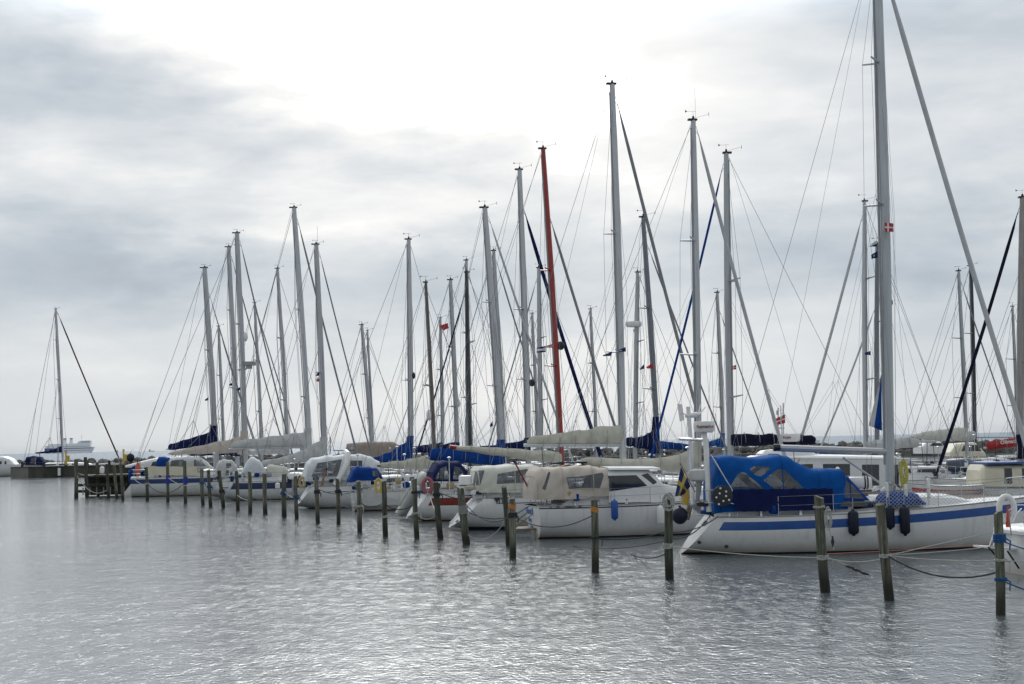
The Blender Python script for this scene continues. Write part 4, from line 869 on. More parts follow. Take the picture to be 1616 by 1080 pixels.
# --- stern gear of the blue striped yacht
def pole(b, pts, r, m, name, n=8):
    mb = MB(); mb.path(pts, r, n); return mb.build(name, m, b.root)
pole(b10, [local(b10, 1119, 808, -1.05), local(b10, 1114, 700, -.95), local(b10, 1111, 682, -.9)], .085, WHITEP, 'radar_pole')
pole(b10, [local(b10, 1094, 812, .7), local(b10, 1090, 700, .7), local(b10, 1086, 642, .7)], .07, WHITEP, 'generator_pole')
pole(b10, [local(b10, 1073, 693, .8), local(b10, 1116, 695, -.95)], .05, STEEL, 'cross_bar')
mb = MB(); c = local(b10, 1091, 656, .7); mb.path([c+Vector((-.2, 0, 0)), c+Vector((.18, 0, .02)), c+Vector((.28, 0, .02))], [.07, .1, .03], 10)
wg = mb.build('wind_generator', WHITEP, b10.root)
for a in (35, 155, 275):
    mb = MB(); a = R(a); u = Vector((.25, math.cos(a), math.sin(a))).normalized(); p0 = c+Vector((.22, 0, 0)); v = Vector((-.3, -math.sin(a), math.cos(a)))*.05
    mb.prism([p0-v, p0+u*.62-v*.4, p0+u*.62+v*.4, p0+v], (.015, 0, 0)); mb.build('blade', WHITEP, wg, False)
mb = MB(); q = local(b10, 1074, 652, .7); mb.prism([q+Vector((-.1, 0, .3)), q+Vector((.06, 0, .28)), q+Vector((.12, 0, -.22)), q+Vector((-.03, 0, -.28))], (0, .02, 0)); mb.path([q, c], .02, 5); mb.build('tail_vane', WHITEP, wg)
pole(b10, [local(b10, 1122, 718, -1.25), local(b10, 1160, 781, -1.5)], .022, STEEL, 'backstay_strut')
pole(b10, [local(b10, 1262, 724, -.5), local(b10, 1252, 741, -.8), local(b10, 1234, 772, -1.3)], .035, GREYP, 'mainsheet_tackle')
pole(b10, [local(b10, 1330, 722, 0), local(b10, 1388, 762, 0)], .035, ALU, 'boom_vang')
mb = MB(); p = local(b10, 1223, 706.5, 0); mb.path([p+Vector((-.05, 0, 0)), p+Vector((.16, 0, 0))], .12, 8); mb.build('boom_end', BLACK, b10.root)
mb = MB(); p = local(b10, 1383, 713, 0); mb.path([p+Vector((-.16, 0, 0)), p+Vector((.2, 0, 0))], .10, 8); mb.build('gooseneck', BLACK, b10.root)
# stern rail, higher and closer than the standard one
mb = MB()
for z_, a in ((775, 1160), (795, 1163)): mb.path([local(b10, 1112, z_-1, -1.35), local(b10, 1150, z_-1, -1.5), local(b10, a-2, z_+1, -1.5), local(b10, a+2, z_+4, -1.5)], .018, 6)
mb.path([local(b10, 1158, 775, -1.5), local(b10, 1164, 790, -1.5), local(b10, 1170, 808, -1.5)], .018, 6)
mb.build('stern_rail', STEEL, b10.root)
mb = MB(); mb.path([local(b10, 1082, 818, -.5), local(b10, 1087, 796, -.2)], .05, 6); mb.path([local(b10, 1086, 820, -.2), local(b10, 1091, 798, .1)], .05, 6)
for k in range(4): mb.path([local(b10, 1082+k*1.4, 816-k*6, -.55), local(b10, 1087+k*1.4, 815-k*6, -.1)], .02, 5)
mb.build('boarding_ladder', TEAK, b10.root)
# foredeck net, posts, cover, hatch
mb = MB(); xa, xb = local(b10, 1376, 780, -1.6).x, 11.3; nN = 44
def netp(x, f):
    t = x/b10.L; top = .05+.62*f if True else 0; return Vector((b10.X(t, b10.sheer(t)), -(b10.beam(t)-.045), b10.sheer(t)+.04+.56*f))
step = (xb-xa)/nN
for i in range(-5, nN+1):
    for sgn in (0, 1):
        pts = []
        for k in range(6):
            x = xa+(i+k)*step; f = k/5 if not sgn else 1-k/5
            if xa <= x <= xb: pts.append(netp(x, f))
        if len(pts) > 1: mb.path(pts, .0058, 3, caps=False)
mb.build('rail_netting', GREYF, b10.root, False)
for a, y1, y0 in ((1401, 762, 800), (1430.5, 765, 800), (1466, 756, 797)): pole(b10, [local(b10, a+1, y0, -1.2), local(b10, a-2, y1, -1.25)], .055, WHITEP, 'mast_pulpit')
mb = MB(); mb.v = []; c = local(b10, 1416, 792, -.9)
rg = []
for i in range(13):
    x = c.x-.75+1.5*i/12; h_ = .42*(1-((i-6)/6.6)**4); rg.append([(x+.03*math.sin(k*2), c.y+.5*math.cos(math.pi*k/8), c.z-.1+h_*math.sin(math.pi*k/8)*(1+.12*math.sin(i*2.1+k))) for k in range(9)])
mb.ring_loft(rg, True, True); mb.build('stowed_sail_bag', BLUEF, b10.root)
mb = MB(); q = [local(b10, 1324, 799.5, -1.22), local(b10, 1368, 799.5, -1.22), local(b10, 1375, 791, -1.12), local(b10, 1332, 791, -1.12)]; mb.prism(q, (0, .03, .01)); mb.build('solar_panel', DARKG, b10.root, False)
for k in range(3):
    mb = MB(); c = b10.mb_.lerp(b10.mt, .045+.02*k)+Vector((.22+.08*k, -.12, 0)); mb.path([(c.x+.11*math.sin(a*.7)*(1+.2*math.sin(a)), c.y-.03*math.cos(a*1.3), c.z-.22+.24*math.cos(a*.7)) for a in range(50)], .016, 4); mb.build('halyard_coil', [LROPE, DROPE, LROPE][k], b10.mast)
mb = MB(); c = b10.mb_+Vector((-.35, .1, .15)); mb.ring_loft([[(c.x+rr*math.cos(a)*1.2, c.y+rr*math.sin(a), c.z+zz) for a in [kk*math.pi/5 for kk in range(10)]] for zz, rr in ((-.15, .3), (.1, .34), (.28, .2), (.34, .05))]); mb.build('mast_base_cover', BLUEF, b10.root)
# hull openings and name
for px_, py_ in ((1105, 857), (1147, 863)):
    zz = local(b10, px_, py_, -1.1).z; xx = local(b10, px_, py_, -1.1).x; mb = MB(); yy = -b10.secy(xx/b10.L, zz)
    mb.path([(xx, yy+.04, zz), (xx, yy-.03, zz)], .055, 8); mb.build('skin_fitting', BLACK, b10.root)
def strip_text(b, px, py, s_, size, m, off=.02):
    x, z = pxl(b, px, py, -b.beam(.2)); t = max(.001, x/b.L); y = lambda zz: -b.secy(t, zz)
    ey = Vector((0, y(z+.1)-y(z), .1)); ex = Vector((1, -(b.secy(t+.02, z)-b.secy(t, z))/(.02*b.L), 0))
    return text(s_, size, m, b.root, (x, y(z)-off, z), ex, ey, 'lettering')
strip_text(b9, 870, 803, '=    ==    DINGO   30', .13, TXTK)
strip_text(b8, 787, 794, 'ITE', .30, TXTK)
x, z = pxl(b8, 784, 792, -1.6); yy = -b8.secy(x/b8.L, z)-.02
mb = MB(); mb.prism([(x-.14, yy, z+.17), (x+.14, yy, z+.17), (x, yy-.02, z-.07)], (0, .012, 0)); mb.build('triangle_mark', TXTK, b8.root, False)
def transom_text(b, dy, dz, s_, size, m):
    z = b.zst-dz; x = b.X(0, z); x2 = b.X(0, z-.2); up = Vector((x-x2, 0, .2)); n = Vector((0, -1, 0)).cross(up).normalized()
    return text(s_, size, m, b.root, Vector((x, dy, z))+n*.015, (0, -1, 0), up, 'lettering')
transom_text(b9, 1.0, .32, 'Salient II', .34, TXTB); transom_text(b9, .75, .60, 'Bjerg', .22, TXTB); transom_text(b9, .6, .88, 'Vens', .24, TXTB)
transom_text(b10, .25, .30, 'LUNA', .26, TXTK); transom_text(b8, -.3, 1.0, 'ELLA', .2, TXTK)
mb = MB()
for k in range(3): mb.path([(b8.X(0, .9-.3*k)-.04, .1, .9-.3*k), (b8.X(0, .9-.3*k)-.04, .55, .9-.3*k)], .015, 5)
for yy_ in (.12, .5): mb.path([(b8.X(0, 1.2)-.06, yy_, 1.2), (b8.X(0, .25)-.06, yy_, .25)], .018, 5)
mb.build('boarding_ladder', STEEL, b8.root)
# outboard rudders / platforms
mb = MB(); mb.prism([(-.06, -.03, .35), (.0, -.03, .5), (.03, -.03, -.2), (-.16, -.03, -.2)], (0, .07, 0)); mb.build('rudder', WHITE, b9.root, False)
mb = MB(); mb.prism([(-.1, -.05, 1.0), (.05, -.05, 1.0), (.05, -.05, -.2), (-.6, -.05, -.2), (-.65, -.05, .3)], (0, .1, 0)); mb.build('rudder', WHITE, b2.root, False)
mb = MB(); mb.box((-.45, .5, .35), (.9, 1.6, .07)); mb.path([(-.8, 1.1, .4), (.05, 1.0, 1.0)], .02, 5); mb.path([(-.8, 0, .4), (.05, .1, 1.0)], .02, 5); mb.build('bathing_platform', TEAK, b9.root)
# ladder clutter on b6 and pale davits
mb = MB()
for yy_ in (-1.1, -.5, .1):
    mb.path([(-.9, yy_, 1.15), (.2, yy_, 1.15), (.2, yy_, .1)], .03, 5)
for k in range(4): mb.path([(-.05*k, -1.2, .2+.28*k), (-.05*k, .4, .2+.28*k)], .025, 5)
mb.build('stern_frame', ALUL, b6.root)
mb = MB(); mb.box((2.2, 0, .75), (3.6, 2.65, .9), taper=.97); mb.build('side_deck_box', GREYF, b6.root, False)

# radar reflectors, deck lights, steaming lights on masts
def mastbit(b, f, off, size, m, name):
    p = b.mb_.lerp(b.mt, f)+Vector(off); mb = MB(); mb.ball(p, size[0], size[1], size[2], 10, 6); mb.build(name, m, b.mast)
mastbit(BOATS['b2'], .57, (.35, 0, 0), (.22, .22, .4), WHITEP, 'radar_reflector')
mastbit(b5, .44, (.18, 0, 0), (.16, .16, .22), BLACK, 'deck_light')
mastbit(BOATS['m18'], .33, (.3, 0, 0), (.2, .15, .2), BLACK, 'deck_light')
mastbit(brd, .42, (.3, 0, 0), (.2, .15, .22), BLACK, 'deck_light')
mastbit(b6, .36, (-.2, 0, 0), (.15, .15, .32), WHITEP, 'radar_reflector')
mastbit(BOATS['m14'], .38, (.2, 0, 0), (.15, .15, .3), WHITEP, 'radar_reflector')
mastbit(b10, .36, (.17, 0, 0), (.09, .09, .13), GREYP, 'steaming_light')
mb = MB(); c = local(BOATS['b2'], 393, 574, 0); mb.box(c, (1.1, .5, .32)); mb.box(c+Vector((0, 0, -.3)), (.5, .3, .25)); mb.path([c+Vector((-.2, 0, -.45)), c+Vector((-.9, 0, -.5))], .06, 6); mb.build('radar_scanner', GREYP, b2.root)
pole(BOATS['m24'], [local(BOATS['m24'], 1000, 520, 0), local(BOATS['m24'], 1004, 530, 0)], .06, WHITEP, 'scanner_bracket')
# white/blue jib hanging beside the tall mast
def cloth(P, nu, nv, amp, name, mats, parent=None, mfn=None, ph=0):
    """P: 4 world/local corners (hoist top, fly top, fly bottom, hoist bottom); a waving sheet with thickness"""
    P = [Vector(p) for p in P]; nrm = (P[1]-P[0]).cross(P[3]-P[0]).normalized(); mb = MB(); mb.v = []
    for side in (0, 1):
        for i in range(nu+1):
            for j in range(nv+1):
                u, v = i/nu, j/nv; p = P[0].lerp(P[1], u).lerp(P[3].lerp(P[2], u), v)
                p = p+nrm*(amp*math.sin(u*7+v*2.5+ph)*min(1, u*2+.1)+side*.008); mb.v.append(p)
    n = (nu+1)*(nv+1)
    for side in (0, 1):
        for i in range(nu):
            for j in range(nv):
                a = side*n+i*(nv+1)+j; mb.f.append((a, a+nv+1, a+nv+2, a+1)); mb.m.append(mfn((i+.5)/nu, (j+.5)/nv) if mfn else 0)
    return mb.build(name, mats, parent)
cloth([local(b10, 1391, 590, 1.6), local(b10, 1392, 590, 1.6), local(b10, 1392, 680, 1.6), local(b10, 1371, 672, 1.6)], 8, 14, .05, 'hoisted_staysail', [BLUEF, GREYF], BOATS['b10'].root, lambda u, v: 0 if u > .35 else 1)

# ------------------------------------------------------------------ flags
def dk(u, v): return 1 if (.32 < u < .45 or .42 < v < .58) else 0
def flag(label, b_Y, P, kind, mats, mfn, amp=.03, staff=None, cat='flag', ph=0, name='flag'):
    t = thing(name, label, cat, atY(P[0][0], P[0][1], b_Y)); o = t.location.copy()
    W_ = [atY(a, c, b_Y)-o for a, c in P]
    cloth(W_, 20, 12, amp, 'cloth', mats, t, mfn, ph)
    mb = MB()
    if staff: mb.path([atY(staff[0][0], staff[0][1], b_Y)-o, atY(staff[1][0], staff[1][1], b_Y)-o], staff[2], 6); mb.build('staff', staff[3], t)
    else: mb.path([W_[0]+Vector((0, 0, .2)), W_[3]-Vector((0, 0, .2))], .006, 4); mb.build('halyard', WIRE, t)
    return t
flag('red flag with a white cross flying under the spreader of the tallest mast', 50.2, [(1396, 351.5), (1410.5, 353), (1410.5, 366), (1396, 366)], 0, [FLAGR, FLAGW], dk)
flag('red flag with a white cross on the aerial frame above the motorsailer roof', 65.2, [(1239, 654), (1222, 662), (1223, 672), (1239, 668)], 0, [FLAGR, FLAGW], dk, .06, ((1232, 640), (1234, 690), .02, STEEL))
flag('dark blue and yellow cross flag drooping from the stern staff of the blue striped yacht', 49.3, [(1074.5, 737), (1090, 768), (1079, 781), (1065, 784)], 0, [FLAGB, FLAGY], lambda u, v: 1 if (.36 < u < .55 or .40 < v < .62) else 0, .09, ((1073, 731), (1097, 777), .02, TEAK))
flag('red flag on the slim mast left of centre', 141.5, [(692, 514.5), (707, 510), (708, 518), (700, 522)], 0, [FLAGR], None, .1)
flag('blue and white pennant left of the red mast', 84, [(862, 546), (847, 549), (847, 557), (861, 556)], 0, [FLAGB, FLAGW], lambda u, v: 1 if abs(v-.5) < .15+.3*abs(u-.5) else 0, .05, None, 'pennant', name='pennant')
flag('red and white pennant touching the red mast', 76.3, [(872, 543), (862, 546), (862, 549), (873, 549)], 0, [FLAGR, FLAGW], dk, .04, None, 'pennant', name='pennant')
flag('dark blue triangular pennant left of the tall mast by the radar scanner', 68.2, [(966, 555), (951, 561), (952, 562.5), (964, 562)], 0, [FLAGB, FLAGW], None, .05, None, 'pennant', name='pennant')
flag('dark blue pennant just right of the tall mast by the radar scanner', 68.0, [(987, 548), (975, 553), (976, 556), (988, 555)], 0, [FLAGB, FLAGW], lambda u, v: 1 if .4 < v < .6 and u > .5 else 0, .05, None, 'pennant', name='pennant')
flag('grey triangular pennant left of the blue collared leaning mast', 103.2, [(1017, 574), (1009, 583), (1011, 584), (1017, 582)], 0, [FLAGB], None, .05, None, 'pennant', name='pennant')
flag('red triangular pennant touching the dark leaning mast', 81.4, [(1030, 573), (1019, 580), (1022, 582), (1031, 582)], 0, [FLAGR], None, .05, None, 'pennant', name='pennant')
flag('small red and white pennant right of the mast with the thick boom cover', 65.3, [(1155, 578), (1162, 576), (1162, 583), (1155, 584)], 0, [FLAGR, FLAGW], dk, .04, None, 'pennant', name='pennant')
flag('white and dark club burgee left of the tallest mast, the upper one', 50.9, [(1384, 379), (1370, 389), (1373, 390), (1384, 389)], 0, [FLAGW, FLAGB], lambda u, v: 1 if v > .6 else 0, .05, None, 'pennant', name='pennant')
flag('dark burgee left of the tallest mast, the lower one', 50.9, [(1385, 396), (1374, 403), (1375, 409), (1385, 407)], 0, [FLAGB, FLAGW], lambda u, v: 1 if .4 < u < .6 and .3 < v < .7 else 0, .06, None, 'pennant', name='pennant')
flag('blue pennant under the spreader of the mast left of the tallest one', 83.2, [(1374, 554), (1364, 557), (1365, 560), (1374, 561)], 0, [FLAGB], None, .05, None, 'pennant', name='pennant')
flag('dark pennant beside the mast on the yacht with the long grey cover row', 112.3, [(504, 587), (498, 592), (499, 594), (504, 593)], 0, [FLAGB], None, .04, None, 'pennant', name='pennant')
flag('red and white pennant on the mast above the beige folded cover', 112.3, [(504, 594), (498, 599), (500, 603), (504, 602)], 0, [FLAGR, FLAGW], lambda u, v: 1 if v < .4 else 0, .04, None, 'pennant', name='pennant')
flag('dark star shaped pennant left of the tall mast with the blue collar', 83.2, [(777, 665), (773, 671), (774, 675), (778, 672)], 0, [FLAGB], None, .08, None, 'pennant', name='pennant')
flag('dark small pennant on the leftmost mast of the row', 135.2, [(329, 627), (323, 631), (324, 633), (329, 632)], 0, [FLAGB], None, .05, None, 'pennant', name='pennant')
flag('dark blue pennant near the radar mast, left of it', 126.3, [(367, 604), (361, 607), (363, 609), (367, 609)], 0, [FLAGB], None, .05, None, 'pennant', name='pennant')
flag('dark pennant near the radar mast, right of it', 126.3, [(379, 611), (373, 614), (374, 617), (379, 616)], 0, [FLAGB], None, .05, None, 'pennant', name='pennant')

# ------------------------------------------------------------------ loose gear
def fender(label, px, y0, y1, Y, r, m, cat='fender', yl=None):
    a, c = atY(px, y0, Y), atY(px, y1, Y); H = a.z-c.z; t = thing('fender', label, cat, (a.x, a.y, c.z), 0, None)
    prof = [(0, .25), (.05, .35), (.09, .8), (.16, 1), (.84, 1), (.91, .8), (.95, .35), (1, .25)]; n = 14; mb = MB()
    mb.ring_loft([[(r*w*math.cos(2*math.pi*k/n), r*w*math.sin(2*math.pi*k/n), H*f) for k in range(n)] for f, w in prof]); mb.build('body', m, t)
    mb = MB(); mb.path([(0, 0, H), (0, .0, H+.35)], .012, 5); mb.build('lanyard', LROPE, t); return t
fender('dark navy fender hanging alone on the blue striped yacht between the two tall piles', 1346, 804, 846, 48.75, .165, NAVYV)
fender('dark navy fender half hidden behind the pile on the blue striped yacht', 1403.5, 798, 836, 48.9, .15, NAVYV)
fender('dark navy fender right of the pile, hanging low on the blue striped yacht', 1427, 797, 846, 48.85, .16, NAVYV)
fender('bright blue fender with a pointed end on the white motorsailer side', 969.5, 788, 822, 58.85, .13, BLUEV)
fender('white fender on the white motorsailer beside the coiled rope pile', 1042, 797, 830, 59.3, .14, WHITEP)
fender('small white fender on the navy striped cruiser', 438, 762, 772, 110.2, .17, WHITEP)
fender('white cylinder fender standing on the timber landing', 161, 736, 748, 178, .26, WHITEP)
fender('navy fender at the stern corner behind the pale tent boat', 472, 750, 767, 98, .16, NAVYV)
fender('second navy fender left of the outboard at the stern of the pale tent boat', 457, 750, 764, 100, .16, NAVYV)
def ballf(label, px, py, Y, r, m, name='ball_fender'):
    c = atY(px, py, Y); t = thing(name, label, 'fender', (c.x, c.y, c.z-r)); mb = MB(); mb.ball((0, 0, r), r, r, r*1.08, 18, 12); mb.path([(0, 0, r*1.9), (0, 0, r*2.25)], .04, 8); mb.build('ball', m, t)
    mb = MB(); mb.path([(0, 0, r*2.2), (.2, .1, r*2.2+.35)], .012, 5); mb.build('lanyard', LROPE, t)
ballf('round navy ball fender hanging behind the stern of the blue striped yacht', 1073, 814, 49.2, .25, NAVYV)
ballf('dark blue ball fender held high at the stern of the leftmost row boat', 206, 722.5, 130, .33, NAVYV)
def horseshoe(label, px, py, Y, w, h, m, th=.06, group=None, light=None):
    c = atY(px, py, Y); t = thing('lifebuoy', label, 'lifebuoy', c); mb = MB(); pts = []
    for i in range(17):
        a = R(-65+310*i/16); pts.append((w*.5*math.cos(a), -.03, h*.5*math.sin(a)+(0 if i not in (0, 16) else -.05)))
    mb.path([p for p in pts], th, 10); mb.build('ring', m, t)
    mb = MB()
    if light: mb.path([(w*.12, -.02, h*.1), (w*.08, -.05, -h*.25), (w*.02, -.05, -h*.75)], [.03, .05, .06], 8); mb.build('light', light, t)
    else: mb.path([(0, -.02, h*.5), (.02, -.04, h*.62)], .03, 6); mb.build('strap', BLACK, t)
    return t
horseshoe('white horseshoe lifebuoy with an orange light on the motorsailer stern rail', 843, 765, 60.3, .44, .62, WHITEP, .085, light=mat('red_orange_float', (.50, .06, .03), .5))
horseshoe('white horseshoe lifebuoy with an orange light above the right hand pile', 1588, 803, 40.3, .38, .62, WHITEP, .075, light=mat('red_orange_float', (.50, .06, .03), .5))
horseshoe('faded pink horseshoe lifebuoy at the stern of the red striped yacht', 675, 767, 74.4, .40, .66, PINKF, .10)
horseshoe('pale yellow horseshoe lifebuoy on the rail right of the blue sprayhood', 597, 767, 86, .30, .72, YELLOW, .07)
horseshoe('tan horseshoe lifebuoy left of the pale cockpit tent', 477, 762, 93, .3, .62, mat('tan_canvas', (.50, .36, .16), .8), .08)
def canister(label, px, py, Y, L_, r, up=False):
    c = atY(px, py, Y); t = thing('life_raft', label, 'life raft', c); mb = MB(); pr = [(-.5, .6), (-.47, .9), (-.42, 1), (.42, 1), (.47, .9), (.5, .6)]; n = 16
    def P(s_, a, w): 
        q = (s_*L_, r*w*math.copysign(abs(math.cos(a))**.6, math.cos(a)), r*w*math.copysign(abs(math.sin(a))**.6, math.sin(a))); return (q[1], q[2], q[0]) if up else q
    mb.ring_loft([[P(f, 2*math.pi*k/n, w) for k in range(n)] for f, w in pr]); mb.build('case', WHITEP, t)
    for s_ in (.18, .30) if not up else (-.0,):
        mb = MB(); mb.path([P(s_, 2*math.pi*k/24, 1.04) for k in range(25)], .022, 4); mb.build('strap', BLACK, t)
    return t
canister('white life raft canister with a black strap ahead of the blue sprayhood', 1357, 762, 50.6, .72, .19)
canister('white upright life raft case on the stern rail of the cream tent yacht', 735, 766, 66.2, .82, .26, True)
def outboard(label, px, py, Y, cover, s_=1.0):
    c = atY(px, py, Y); t = thing('outboard_motor', label, 'outboard motor', c); mb = MB()
    mb.ring_loft([[(x*s_+.34*s_*w*math.copysign(abs(math.cos(a))**.6, math.cos(a)), .2*s_*w*math.sin(a), z*s_) for a in [k*math.pi/7 for k in range(14)]] for x, z, w in ((0, -.17, .7), (0, -.12, .95), (-.02, .05, 1.0), (-.01, .17, .85), (0, .21, .4))]); mb.build('cowl', cover, t)
    mb = MB(); mb.path([(0, 0, -.15*s_), (-.05*s_, 0, -.6*s_), (-.1*s_, 0, -1.0*s_)], [.11*s_, .07*s_, .06*s_], 8); mb.prism([(-.35*s_, -.02, -.9*s_), (.05*s_, -.02, -.86*s_), (0, -.02, -1.2*s_)], (0, .04, 0)); mb.build('leg', GREYP, t)
outboard('outboard motor under a crumpled white cover on the stern of the blue striped yacht', 1103, 751, 49.6, GREYF, 1.0)
outboard('white outboard motor between navy fenders left of the pale tent yacht', 464, 752, 98, WHITEP, 1.1)
def coil(label, px, py, Y, w, h, m, turns=6, r=.014):
    c = atY(px, py, Y); t = thing('rope_coil', label, 'coiled rope', c); mb = MB(); rnd = random.Random(int(px)); pts = []; kk_ = 1
    for i in range(turns*16+1):
        a = 2*math.pi*i/16; kk_ = rnd.uniform(.4, 1.15) if i % 16 == 0 else kk_; k = kk_+.05*rnd.uniform(-1, 1); pts.append((w*.5*k*math.sin(a)+.02*math.sin(i*.2), -.02-.05*rnd.random(), -h*.5*(1-math.cos(a)*k*.95)))
    mb.path(pts, r, 5); mb.build('loops', m, t); mb = MB(); mb.path([(-.04, -.07, -h*.12), (.02, -.08, -h*.14), (.05, -.03, -h*.1), (0, .05, -h*.12)], r*1.4, 5); mb.build('lashing', m, t)
coil('coil of yellow rope hanging by the foot of the tallest mast', 1425, 723, 49.8, .22, .98, YROPE, 9, .02)
coil('coil of light rope hung over the top of the pile by the ball fender', 1055, 778, 38.9, .28, .44, LROPE, 7, .014)
coil('coil of light rope hanging beside the pile in front of the navy side cloth', 1306, 801, 33.0, .11, .46, LROPE, 4, .011)
# dark round bag with pale dots, danbuoy, stowed gear at the stern
t = thing('spare_line_reel', 'dark round mesh bag with pale spots on the stern rail of the blue striped yacht', 'mesh bag', atY(1140, 783, 48.9)); mb = MB(); n = 20
mb.ring_loft([[(.33*w*math.cos(2*math.pi*k/n), y_, .33*w*math.sin(2*math.pi*k/n)) for k in range(n)] for y_, w in ((-.09, .8), (-.07, .97), (.07, 1), (.1, .8))]); mb.build('bag', mat('dark_mesh', (.03, .035, .04), .8), t)
for k in range(8):
    a = k*2.4; q_ = .1+.025*k; mb = MB(); mb.path([(q_*math.cos(a), -.085, q_*math.sin(a)), (q_*math.cos(a), -.105, q_*math.sin(a))], .032, 8); mb.build('spot', WHITEP, t)
t = thing('danbuoy', 'yellow danbuoy with a red top behind the drooping flag', 'danbuoy', atY(1081, 797, 49.6)); mb = MB(); mb.path([(0, 0, 0), (.02, 0, .25), (.03, 0, .5)], [.09, .14, .1], 10); mb.build('float', YELLOW, t); mb = MB(); mb.path([(-.12, 0, .28), (-.12, 0, .46)], .06, 8); mb.build('lamp', ORANGE, t)
# boat hooks / oars
def stick(name, label, cat, p, q, Y, r, m):
    a, c = atY(*p, Y), atY(*q, Y); t = thing(name, label, cat, c); mb = MB(); mb.path([a-c, Vector((0, 0, 0))], r, 6); mb.build('shaft', m, t)
    mb = MB(); u = (a-c).normalized(); mb.path([a-c, a-c+u*.12], r*1.5, 6); mb.build('tip', BLACK, t)
stick('boat_hook', 'long dark red pole leaning between the cream tent and the beige tent', 'pole', (813, 731), (843, 788), 60.2, .035, REDP)
stick('oar', 'short brown oar standing in front of the pale cockpit tent', 'oar', (515, 742), (507, 768), 92.5, .05, mat('brown_wood', (.30, .13, .05), .6))
stick('boat_hook', 'black topped pole rising just right of the grey folded sail near the pale tent', 'pole', (521, 693), (521, 716), 97, .03, BLACK)
# inflatable dinghies
def inflatable(label, P, Y, rad, m, m2, floor):
    a, c = atY(*P[0], Y), atY(*P[1], Y-.4); mid = (a+c)/2; t = thing('inflatable_dinghy', label, 'dinghy', mid); u = (c-a); Ln = u.length; u.normalize(); s_ = Vector((.25, -1, .1)); s_ = (s_-u*s_.dot(u)).normalized(); w = .62
    pts = []
    for i in range(25):
        f = i/24
        if f < .36: p = -u*Ln*.5+u*Ln*.82*(f/.36)+s_*w
        elif f > .64: p = -u*Ln*.5+u*Ln*.82*((1-f)/.36)-s_*w
        else: g_ = (f-.36)/.28*math.pi; p = u*Ln*.32+u*Ln*.16*math.sin(g_)+s_*w*math.cos(g_)
        pts.append(p)
    mb = MB(); mb.path(pts, [rad*.35]+[rad]*23+[rad*.35], 12); mb.build('tube', m, t)
    n_ = u.cross(s_); mb = MB()
    for k in (-.5, .5): mb.path([p+n_*rad*.95*(1 if k > 0 else -1)*.9+s_*0 for p in pts[1:-1]], .02, 4)
    mb.build('rubbing_strake', m2, t)
    mb = MB(); q = [-u*Ln*.42+s_*w, u*Ln*.3+s_*w*.9, u*Ln*.42, u*Ln*.3-s_*w*.9, -u*Ln*.42-s_*w]; mb.prism([x-n_*.05 for x in q], n_*.04); mb.build('floor', floor, t, False)
    mb = MB(); q = [-u*Ln*.40+s_*w-n_*.15, -u*Ln*.40-s_*w-n_*.15, -u*Ln*.40-s_*w+n_*.25, -u*Ln*.40+s_*w+n_*.25]; mb.prism(q, u*.04); mb.build('transom', m2, t, False)
inflatable('grey inflatable dinghy with blue strakes standing tilted on a yacht stern', ((632, 808), (668, 752)), 78.6, .24, mat('dinghy_fabric', (.36, .37, .35), .6, var=.1), BLUEP, BLUEF)
inflatable('dark blue grey inflatable dinghy raised behind the net, left of the cream wheelhouse', ((1494, 736), (1530, 733)), 86, .30, mat('slate_dinghy_fabric', (.07, .09, .13), .5), GREYP, GREYP)

# ------------------------------------------------------------------ motor boats
def motor(key, label, pxs, Y, L, head, st, wins, m, B=2.8, zst=.9, zbw=1.2, name='motorboat', wm=DARKG, band=None, cat='motorboat', zoff=0, **kw):
    b = Boat(); b.__dict__.update(DEF); b.Y, b.L, b.B, b.zst, b.zbw, b.head, b.sw, b.tr, b.trs, b.ktz = Y, L, B, zst, zbw, head, .86, 0, 0, -.2
    b.bandm = band; b.__dict__.update(kw)
    h = R(head); p = atY(pxs, 690, Y); o = Vector((p.x, p.y, zoff)); b.root = thing(name, label, cat, o, h); b.M = Matrix.Translation(o) @ Matrix.Rotation(h, 4, 'Z'); b.inv = b.M.inverted()
    make_hull(b, b.root)
    if st: canopy(b, st, wins, m, name='wheelhouse', expo=.3, nx=50, na=36, wm=wm, wr_=.003)
    BOATS[key] = b; return b
wb = motor('wb', 'cream wheelhouse boat with blue roof edging behind the net on the right', 1680, 72, 6.6, 183, [(1532, 742, 766, 1.0), (1536, 733, 766, 1.15), (1560, 732.5, 766, 1.15), (1600, 732, 766, 1.15), (1607, 745, 766, 1.1), (1612, 764, 766, 1.0)],
    [(1.15, [(1584, 738), (1597, 738), (1601, 753), (1584, 754)]), (1.15, [(1557, 738), (1569, 738), (1569, 762), (1557, 762)])], CREAM, zst=1.1, zbw=1.3)
mb = MB(); xa, za = pxl(wb, 1534, 732, -1); xb, _ = pxl(wb, 1603, 732, -1); mb.box(((xa+xb)/2, 0, za+.03), (abs(xb-xa)+.2, 2.5, .09)); mb.build('roof', BLUEP, wb.root)
motor('mo1', 'white motor cruiser with a slanted windscreen below the cream stowed sail', 1545, 124, 6.5, 184, [(1446, 705, 716, 1.2), (1452, 697, 716, 1.3), (1475, 697, 716, 1.3), (1480, 704, 716, 1.2), (1500, 706, 716, 1.2)], [(1.3, [(1450, 704), (1455, 699.5), (1473, 699.5), (1475, 704)])], DECK, zst=1.4, zbw=1.6)
motor('mo2', 'pale motor cruiser with big windows right of the cream stowed sail mast', 1560, 112, 6, 180, [(1490, 714, 720, 1.2), (1500, 700, 720, 1.3), (1530, 698, 720, 1.3), (1545, 714, 720, 1.2)], [(1.3, [(1501, 712), (1505, 703), (1527, 702), (1533, 712)])], CREAM, zst=1.3, zbw=1.6)
